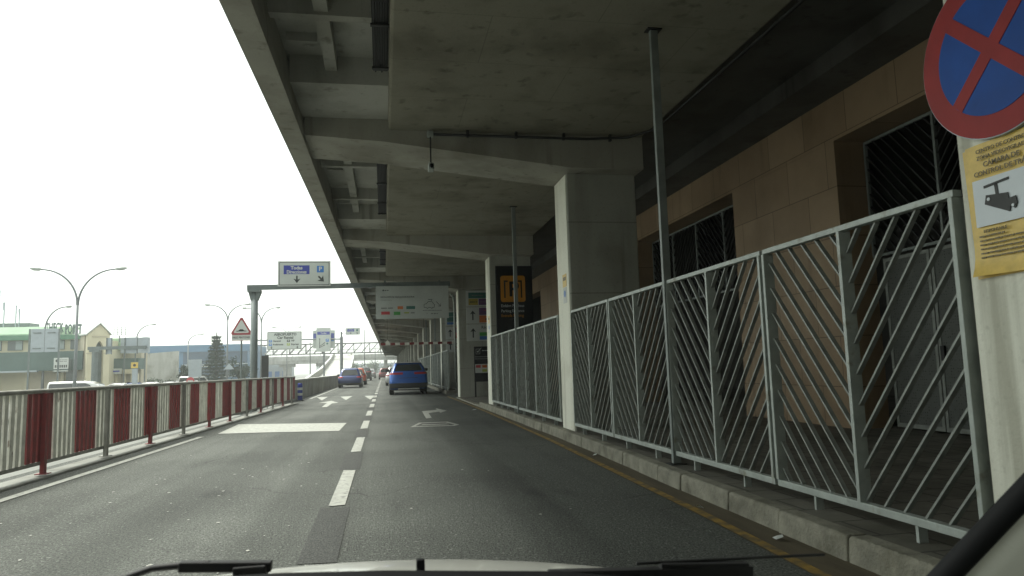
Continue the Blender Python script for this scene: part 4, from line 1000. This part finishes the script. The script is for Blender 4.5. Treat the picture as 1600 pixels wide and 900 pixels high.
t = thing('roof_lettering', 'green letters spelling CHECK POINT standing on the green roofed building', 'sign', (-30.9, 71.9, GZ+6.32)); sg = Sign(t)
for i, (s_, u, v) in enumerate((('CHECK', .80, .62), ('POINT', 2.42, .45))):
    o = sg.text(s_, u, v, 1.2, M['greenwall'], 1, .045, sx=.40); b = MB()
    w_ = .72; b.box(u-w_,u+w_,.05,.08,v-.42,v-.38); b.box(u-w_,u+w_,.05,.08,v+.3,v+.34)
    for q in (-.6, 0, .6): b.box(u+q-.02,u+q+.02,.06,.1,0,v+.4)
    b.build('support_frame', M['sign_post'], t)
t = thing('shop_banner', 'white banner with dark print on the front of the green roofed building', 'sign', (-29.1, 69.7, GZ+3.1)); sg = Sign(t)
sg.board(0,1.2,0,1.0,M['signwhite'],.06); sg.disc(.27,.74,.13,M['ink'],1); scribble(sg,.48,1.1,.82,.07,M['faint'],1,'small_print',1); scribble(sg,.48,1.1,.68,.07,M['faint'],1,'small_print',2)
for i in range(7): sg.rect(.10+.15*i,.20+.15*i,.12,.36,M['ink'],1,'logo_mark')
part(t, 'light_bar', M['signwhite'], (0,1.2,-.1,.06,-.22,-.12)); part(t, 'bracket', M['sign_post'], (.1,.16,.07,1.9,-.3,.9), (1.04,1.1,.07,1.9,-.3,.9))
for i, (x, z, h) in enumerate(((-36.75,9.7,3.0),(-36.3,8.5,1.9),(-35.25,8.15,1.5),(-34.95,7.9,1.2))):
    t = thing('aerial', ['tallest mast at the edge of the photo above the green roof', 'mast with a small box beside the tallest one', 'mast with a cross bar on the roof', 'short bare mast next to the cross bar mast'][i], 'aerial', (x, 76, GZ+6.8), 0, 'masts on the green roofed building')
    hh = z+.9-6.8+.35; part(t, 'mast', M['signback'], (-.045,.045,-.045,.045,0,hh))
    part(t, 'antenna', M['signback'], *([(-.09,.09,-.1,-.046,hh-.7,hh+.05)] if i in (0,1) else [(-.12,.3,-.03,.03,hh,hh+.08)] if i == 2 else [(-.07,.07,-.09,-.046,hh-.4,hh)]))
# arch building
a_ = thing('arch_building', 'cream gabled tower with a pointed arch beside the green roof', 'building', (-25.7, 70.6, GZ), R(36))
arc = [(-.36,0),(-.36,4.6),(-.33,4.95),(-.24,5.25),(-.1,5.5),(0,5.58),(.1,5.5),(.24,5.25),(.33,4.95),(.36,4.6),(.36,0)]
b = MB(); b.prism([(-1.0,0),(-1.0,6.15),(-.55,6.6),(0,7.08),(.5,6.6),(.85,6.1),(.85,0)]+arc[::-1], lambda u, v, d: (u, d, v), 0, .5); b.build('front_wall', M['beige'], a_)
b = MB(); b.prism([(-1.0,0),(-1.0,6.1),(0,7.0),(.85,6.05),(.85,0)], lambda u, v, d: (u, d, v), .9, 5); b.build('rear_wall', M['beige2'], a_)
b = MB(); b.prism([(-1.12,6.12),(0,7.16),(.98,6.12),(.98,6.22),(0,7.28),(-1.12,6.24)], lambda u, v, d: (u, d, v), -.12, 5.2); b.build('roof', M['signwhite'], a_)
part(a_, 'ledge', M['beige2'], (-.62,.60,-.08,-.002,5.95,6.03)); part(a_, 'ledge', M['beige2'], (-1.1,-.38,-.06,-.002,4.4,4.5), (.38,.9,-.06,-.002,4.4,4.5))
part(a_, 'dark_recess', M['window'], (-.36,.36,.55,.85,0,5.6))
# low building past the arch
l_ = thing('low_shop_building', 'low shop row with cream columns and blue lettered fascia past the arch', 'building', (-27.9, 78, GZ))
part(l_, 'wall', M['beige2'], (.2,3.0,1.5,3.5,0,4.8)); part(l_, 'canopy', M['greenwall'], (0,3.4,-.6,1.48,3.0,4.1)); part(l_, 'roof', M['roofgreen'], (0,1.9,.5,3,5.0,6.2)); part(l_, 'roof_edge', M['trimgreen'], (1.5,2.3,.2,.48,4.95,5.6))
for x in (.3, 1.15, 1.9, 2.6, 3.1): part(l_, 'column', M['beige'], (x,x+.2,-.3,0,0,2.55))
fs_ = part(l_, 'fascia_sign', M['signwhite'], (.15,1.9,-.7,-.601,2.55,3.1)); part(fs_, 'logo_field', M['blue'], (.3,.9,-.72,-.701,2.68,2.97), (1.0,1.7,-.72,-.701,2.75,2.9)); part(l_, 'fascia_sign', M['beige'], (2.0,3.3,-.7,-.601,2.55,3.0))
t = thing('roof_billboard_frame', 'open steel billboard frame on the roof past the arch', 'billboard', (-26.75, 77, GZ+6.25))
b = MB()
for u in (0, .36, .72, 1.1): b.box(u-.025,u+.025,0,.05,.15,1.05)
for z in (.2, .45, .72, 1.0): b.box(0,1.1,-.03,-.001,z,z+.03)
b.build('frame', M['sign_post'], t); part(t, 'leg', M['sign_post'], (.5,.6,.0,.08,-.5,.15))
c_ = thing('concrete_wall', 'long blank weathered concrete wall in front of the blue building', 'wall', (-30.6, 95, GZ))
b = MB(); b.add([(0,0,.9),(4.75,1.5,.9),(4.75,1.5,5.35),(0,0,4.95),(0,.4,.9),(4.75,1.9,.9),(4.75,1.9,5.35),(0,.4,4.95)], [(0,1,2,3),(4,7,6,5),(0,3,7,4),(1,5,6,2),(3,2,6,7),(0,4,5,1)]); b.build('wall_body', M['pale_conc'], c_)
b = MB(); b.add([(0,-.05,0),(4.8,1.45,0),(4.8,1.45,.897),(0,-.05,.897),(0,.4,0),(4.8,1.9,0),(4.8,1.9,.897),(0,.4,.897)], [(0,1,2,3),(4,7,6,5),(0,3,7,4),(1,5,6,2),(3,2,6,7),(0,4,5,1)]); b.build('plinth', M['para'], c_)
u_ = thing('blue_building', 'long blue clad hall behind the conifer and lamps', 'building', (-45, 130, GZ))
part(u_, 'wall', M['bluewall'], (0,21.6,0,18,0,6.2)); part(u_, 'roof_band', M['bluewall'], (-.3,21.9,-.4,18,6.21,7.4)); part(u_, 'glazing', M['bluedark'], (11.0,21.5,-.12,-.003,4.1,6.15)); part(u_, 'ledge', M['signback'], (11.0,21.6,-.7,-.121,3.9,4.08))
part(u_, 'dark_window', M['bluedark'], (11.5,21.5,-.1,-.004,2.2,3.5)); part(u_, 'white_strip', M['signwhite'], (11.2,21.5,-.2,-.004,1.8,2.05)); part(u_, 'white_strip', M['signwhite'], (11.2,15.5,-.2,-.004,3.6,3.8))
t = thing('distant_office', 'pale distant building with blue windows under the lattice gantry', 'building', (-27, 170, GZ))
part(t, 'wall', M['signback'], (-4,4.2,12,20,0,5.0)); 
for i in range(4): wn = part(t, 'window', M['logoblue'], (-3+1.8*i,-1.9+1.8*i,11.9,11.99,1.2,2.6))

# ------------------------------------------------------------------ trees and shrubs
def leaf_cloud(pts, size, m, name, parent, rnd):
    b = MB()
    for p, sc in pts:
        p = Vector(p); n = Vector((rnd.gauss(0,1), rnd.gauss(0,1), rnd.gauss(0,1)+.4)).normalized(); u = n.orthogonal().normalized(); v = n.cross(u); a = rnd.uniform(0, PI)
        u, v = u*math.cos(a)+v*math.sin(a), v*math.cos(a)-u*math.sin(a); s_ = size*sc
        b.add([p-u*s_, p+v*s_*.45, p+u*s_, p-v*s_*.45], [(0,1,2,3)])
    o = b.build(name, m, parent, fix=False); return o
t = thing('conifer_tree', 'tall dark pointed conifer in front of the blue building', 'tree', (-18.75, 85, GZ))
b = MB(); b.tube([(0,0,0),(0,0,3.5),(.03,0,6.9)], [.16,.10,.02], 10); b.build('trunk', M['bark'], t)
rnd = random.Random(9); pts = []; bl = MB()
for k in range(16):
    z = .55+6.2*k/16; rad = 2.0*(1-z/7.1)**.85+.08; nb = 11 if k < 10 else 7
    for q in range(nb):
        az = 2*PI*q/nb+k*1.3+rnd.uniform(-.25,.25); l = rad*rnd.uniform(.58,1.2)
        bl.tube([(0,0,z),(l*math.cos(az)*.6,l*math.sin(az)*.6,z-.02),(l*math.cos(az),l*math.sin(az),z+.08)], [.025,.015,.004], 4)
        for s_ in range(40):
            f_ = rnd.random()**.7; sp = .14+.12*(1-f_)
            pts.append(((l*f_*math.cos(az)+rnd.gauss(0,sp*.7), l*f_*math.sin(az)+rnd.gauss(0,sp*.7), z-.02+.1*f_*f_+rnd.gauss(0,.07)), rnd.uniform(.6,1.3)))
for i in range(40): pts.append(((rnd.gauss(0,.04), rnd.gauss(0,.04), rnd.uniform(6.2,7.0)), .6))
bl.build('branches', M['bark'], t); leaf_cloud(pts, .14, M['leafdark'], 'crown', t, rnd)
def shrub(loc, w_, h, label, seed, n_=900, group='trees and shrubs beyond the railing', m='leaf', nm='shrub', sz=.13):
    rnd = random.Random(seed); t = thing(nm, label, 'tree' if nm == 'tree' else 'shrub', loc, 0, group); b = MB(); pts = []
    b.tube([(0,0,0),(.03,0,h*.5)], [.06*h/2,.03*h/2], 6)
    for k in range(9):
        az = rnd.uniform(0, 2*PI); l = w_*.5*rnd.uniform(.3,.85); z = h*rnd.uniform(.45,.88)
        b.tube([(0,0,h*.3),(l*.5*math.cos(az),l*.5*math.sin(az),z*.75),(l*math.cos(az),l*math.sin(az),z)], [.025*h/2,.018*h/2,.006], 5)
        r = w_*.24*rnd.uniform(.7,1.2)
        for i in range(n_//9): pts.append(((l*math.cos(az)+rnd.gauss(0,r*.6), l*math.sin(az)+rnd.gauss(0,r*.6), max(.1, z+rnd.gauss(0,r*.55))), rnd.uniform(.6,1.4)))
    b.build('trunk', M['bark'], t); leaf_cloud(pts, sz, M[m], 'crown', t, rnd)
shrub((-21.9, 84, GZ), 1.3, 4.0, 'slim dark tree in front of the blue building', 3, 1100, nm='tree', m='leafdark')
shrub((-15.6, 82, GZ), 2.2, 3.8, 'dark round tree just past the conifer', 4, 1500, nm='tree', m='leafdark')
for i, x in enumerate((-27.9,-26.6,-25.3)): shrub((x, 90, GZ), 1.7, 1.75, f'low shrub along the foot of the concrete wall, {["nearest the arch building","middle of the three","nearest the blue building"][i]}', 20+i, 900)

# ------------------------------------------------------------------ far gantries, ramp, flyover and bridge
t = thing('lane_sign_gantry', 'slim grey gantry carrying the white airport lane sign', 'gantry', (-5.45, 95, GZ))
b = MB(); b.tube([(0,0,0),(0,0,6.6)], .2, 12); b.tube([(0,0,6.6),(0,0,7.3)], .12, 10); b.build('post', M['lamp_grey'], t); b = MB(); b.tube([(-11.2,0,0),(-11.2,0,6.6)], .2, 12); b.build('post', M['lamp_grey'], t)
b = MB(); b.tube([(-11.3,0,6.42),(.1,0,6.35)], .09, 8); b.build('crossbar', M['lamp_grey'], t)
t = thing('airport_lane_sign', 'white overhead sign reading Aeropuerto and Car Rental with two down arrows', 'sign', (-14.75, 94.8, 4.22)); sg = Sign(t)
sg.board(0,4.3,0,2.36,M['signwhite'],.1,bevel=.03); sg.rect(.06,4.24,.06,2.3,M['ink'],1,'border',.1); sg.rect(.11,4.19,.11,2.25,M['signgrey'],2,'field',.08)
sg.text('AEROPUERTO',2.25,1.97,.44,M['ink'],3,.022); sg.text('Car Rental',2.25,1.55,.46,M['ink'],3,.022)
sg.rect(.22,.60,.98,1.30,M['pblue'],3,'blue_field'); sg.text('P',.41,1.14,.28,M['signwhite'],4,.008); sg.text('General',.72,1.14,.30,M['ink'],3,.014,'LEFT')
sg.rect(.22,.60,.52,.84,M['pblue'],3,'blue_field'); sg.text('P',.41,.68,.28,M['signwhite'],4,.008); sg.text('Preferente',.72,.68,.30,M['ink'],3,.014,'LEFT')
sg.rect(2.45,2.83,.98,1.30,M['ink'],3,'black_field'); sg.text('P',2.64,1.14,.28,M['signwhite'],4,.008); sg.text('VIP',2.98,1.14,.30,M['ink'],3,.014,'LEFT')
sg.rect(2.45,2.83,.52,.84,M['lime'],3,'lime_field'); sg.text('P',2.64,.68,.28,M['signwhite'],4,.008); sg.text('Express',2.98,.68,.30,M['ink'],3,.014,'LEFT')
sg.arrow(.55,.30,.34,.09,-90,M['ink'],3,.16); sg.arrow(3.75,.30,.34,.09,-90,M['ink'],3,.16)
part(t, 'clamp', M['lamp_grey'], (.8,.95,.101,.2,.3,2.1), (3.3,3.45,.101,.2,.3,2.1))
t = thing('lane_diagram_sign', 'tall pale sign with blue header and branching lane arrows', 'sign', (-8.62, 94.7, 3.85)); sg = Sign(t)
sg.board(0,1.82,0,3.1,M['signgrey'],.1); sg.rect(.12,1.7,2.2,2.6,M['blue'],1,'blue_field'); sg.text('Todas',.91,2.4,.3,M['signwhite'],2,.006)
sg.arrow(.42,1.1,1.3,.07,90,M['ink'],1,.12); sg.multi([sg.line(.44,.72,.95,1.05,.07), sg.line(.44,.55,.95,.80,.07)], M['ink'],1,'arrow_branch'); sg.arrow(.98,1.10,.3,.07,33,M['ink'],1,.12); sg.arrow(.98,.83,.3,.07,30,M['ink'],1,.12)
sg.rect(1.18,1.58,1.28,1.66,M['pblue'],1,'blue_field'); sg.text('P',1.38,1.47,.34,M['signwhite'],2,.008); sg.disc(1.38,1.03,.12,M['teal'],1)
t = thing('wide_sign_panel', 'pale wide sign with blue fields partly hidden behind the lane diagram sign', 'sign', (-9.1, 95.25, 4.3)); sg = Sign(t)
sg.board(0,2.8,0,2.35,M['signgrey'],.1); sg.rect(.05,.45,1.3,1.95,M['blue'],1,'blue_field'); sg.rect(2.3,2.7,1.3,1.95,M['blue'],1,'blue_field'); sg.rect(2.3,2.7,.9,1.15,M['pblue'],1,'blue_field')
part(t, 'clamp', M['lamp_grey'], (1.1,1.7,-.12,-.001,.9,1.4))
part(t, 'post', M['lamp_grey'], (1.3,1.5,.1,.3,-5.2,2.3))
t = thing('direction_sign', 'small distant sign with two blue words and arrows, right of the gantry post', 'sign', (-5.0, 96.5, 6.05)); sg = Sign(t)
t['label'] = 'small distant copy of the Todas Direcciones sign above the ramp'
sg.board(0,1.9,0,.92,M['signgrey'],.06); sg.rect(.22,1.12,.42,.78,M['blue'],1,'blue_field'); sg.text('Todas',.67,.69,.16,M['signwhite'],2,.003); sg.text('Direcciones',.67,.52,.14,M['signwhite'],2,.002); sg.rect(1.38,1.64,.46,.74,M['teal'],1,'teal_field'); sg.arrow(.67,.22,.26,.06,-90,M['ink'],1,.13); sg.arrow(1.5,.22,.28,.06,-45,M['ink'],1,.14)
part(t, 'arm', M['lamp_grey'], (-.6,-.001,.02,.08,.62,.68)); part(t, 'arm', M['lamp_grey'], (-.6,-.001,.02,.08,.2,.26))

def truss(root, x0, x1, y, z0, z1, step, m=M['dark'], w_=.11):
    b = MB()
    for z in (z0, z1): b.bar((x0,y,z), (x1,y,z), w_*1.7, w_*1.7)
    b.build('chord', m, root); b = MB(); n_ = int((x1-x0)/step)
    for i in range(n_):
        a, c = x0+(x1-x0)*i/n_, x0+(x1-x0)*(i+1)/n_
        b.bar((a,y,z0+.1),(c,y,z1-.1), w_, w_); 
        if i % 2 == 0: b.bar((a,y,z0+.1),(a,y,z1-.1), w_, w_)
    b.build('bracing', m, root)
t = thing('lattice_gantry', 'long steel lattice gantry spanning the road in the distance', 'gantry', (-14, 150, GZ))
for y in (-.6, .6): truss(t, -14.5, 17.5, y, 5.85, 7.85, 1.55)
for x in (-14.0, 17.3): b = MB(); b.box(x-.15,x+.15,-.8,.8,0,5.7); b.build('post', M['sign_post'], t)
part(t, 'walkway', M['lamp_grey'], (-14.5,17.5,-.5,.5,6.55,6.62))
r_ = thing('ramp', 'pale concrete ramp climbing away beyond the parapet with solid side walls', 'ramp', (-6.4, 80, GZ))
def rampstrip(u0, u1, dz0, dz1, name, m):
    b = MB(); vs = []
    for y, xc, z in ((0,0,.55),(30,-.75,1.9),(60,-1.6,3.9),(85,-2.6,5.75),(110,-4.2,5.95)):
        vs += [(xc+u0,y,z+dz0),(xc+u1,y,z+dz0),(xc+u1,y,z+dz1),(xc+u0,y,z+dz1)]
    fs = [(0,1,2,3),(16,19,18,17)]
    for i in range(4):
        for q in range(4): fs.append((i*4+q, i*4+(q+1) % 4, i*4+4+(q+1) % 4, i*4+4+q))
    b.add(vs, fs); b.build(name, m, r_)
rampstrip(-2.0, 2.0, -.6, 0, 'ramp_deck', M['pale_conc']); rampstrip(-2.28, -2.003, -.9, .75, 'side_wall', M['para']); rampstrip(2.003, 2.26, -1.4, .75, 'side_wall', M['para'])
rampstrip(2.0, 2.29, .752, .84, 'coping', M['signwhite']); rampstrip(-2.31, -2.0, .752, .84, 'coping', M['signwhite'])
for y in (20, 38, 55, 70):
    b = MB(); b.box(-1.7-.022*y,.9-.022*y,y,y+1,0,.2+.05*y); b.build('support', M['pale_conc'], r_)
f_ = thing('flyover', 'concrete flyover crossing behind the airport lane sign', 'bridge', (-24, 172, GZ))
part(f_, 'deck', M['pale_conc'], (-12,11.5,0,7,4.2,5.4)); part(f_, 'parapet', M['pale_conc'], (-12,11.5,-.2,0,4.9,5.9))
for x in (0.6, 9.0): part(f_, 'pier', M['pale_conc'], (x,x+1.7,2,4,0,4.19)); part(f_, 'pier_head', M['pale_conc'], (x-.9,x+2.6,1.8,4.2,3.5,4.195))
b = MB()
for i in range(19): b.box(-12+1.25*i,-11.93+1.25*i,-.12,-.06,5.9,6.9)
b.box(-12,11.5,-.13,-.05,6.9,6.97); b.box(-12,11.5,-.12,-.06,6.4,6.45); b.build('railing', M['lamp_grey'], f_)
h_ = thing('road_bridge', 'pale concrete bridge crossing the road at the end of the covered lane', 'bridge', (-8, 205, GZ))
b = MB(); b.prism([(-3,6.05),(40,6.05),(40,4.95),(14,5.0),(6,5.15),(-3,5.1)], lambda u, v, d: (u, d, v), 0, 9); b.build('deck', M['pale_conc'], h_)
part(h_, 'parapet', M['pale_conc'], (-3,40,-.25,-.002,5.7,6.75))
for x in (-2, 8.0, 22): part(h_, 'pier', M['pale_conc'], (x,x+1.0,2,4,0,4.98))
t = thing('distant_block', 'long pale distant building seen under the bridge at the end of the road', 'building', (0, 330, GZ))
part(t, 'wall', M['signback'], (-30,40,0,20,0,5.2))
for i in range(20): part(t, 'window', M['window'], (-28+3.3*i,-26+3.3*i,-.2,-.01,1.2,3.8))
for i, (x, y, w_, h) in enumerate(((-9,235,5,4.2),(-3.5,250,6,4.6),(3.5,260,6,4.0),(-16,225,6,4.4),(9,270,7,4.5))):
    shrub((x, y, GZ), w_, h, ['hazy tree under the bridge beside the ramp', 'hazy tree straight down the road under the bridge', 'hazy tree under the bridge above the bright blue crossover', 'hazy tree below the flyover', 'hazy tree under the far end of the viaduct'][i], 40+i, 900, nm='tree', sz=.35)
for i, (x, y, z) in enumerate(((-9.9,100,6.2),(-3.1,118,8.8),(-1.9,160,7.5))):
    t = thing('lamp_mast', ['slender plain mast rising from the ramp wall', 'slender plain mast beside the parapet under the lattice gantry', 'slender plain mast close to the far viaduct edge'][i], 'mast', (x, y, GZ), 0, 'plain masts near the ramp')
    b = MB(); b.tube([(0,0,0),(0,0,z)], [.09,.05], 8); b.build('pole', M['lamp_grey'], t); b = MB(); b.tube([(0,0,0),(0,0,.4)], .14, 8); b.build('base', M['lamp_grey'], t)

# ------------------------------------------------------------------ air
HZ = 0.0014
if HZ:
    b = MB(); b.box(-510, 510, -210, 910, -1.9, 19); o = b.build('haze', bpy.data.materials.new('haze_air')); o['kind'] = 'stuff'; o['label'] = 'thin pale haze in the air over the road'; o['category'] = 'haze'
    hm = o.data.materials[0]; hm.use_nodes = True; N = hm.node_tree.nodes; N.remove(N['Principled BSDF'])
    pv_ = N.new('ShaderNodeVolumePrincipled'); pv_.inputs['Color'].default_value = (.95, 1, .98, 1); pv_.inputs['Density'].default_value = HZ; pv_.inputs['Anisotropy'].default_value = .3
    hm.node_tree.links.new(pv_.outputs[0], N['Material Output'].inputs['Volume'])

# ------------------------------------------------------------------ unseen block added behind the viewpoint to keep sky light off pier fronts
t = thing('sky_light_blocker', 'dark unseen block added behind the camera to hold back sky light', 'building', (-26, -27, GZ))
for k in range(5): part(t, 'storey', M['recess' if k % 2 else 'para'], (-19,19,-18,18,.01+3.3*k,3.3*k+1.25)); part(t, 'dark_level', M['void'], (-18.6,18.6,-17.6,17.6,3.3*k+1.251,3.3*k+3.29))  # floor bands of the added light blocker
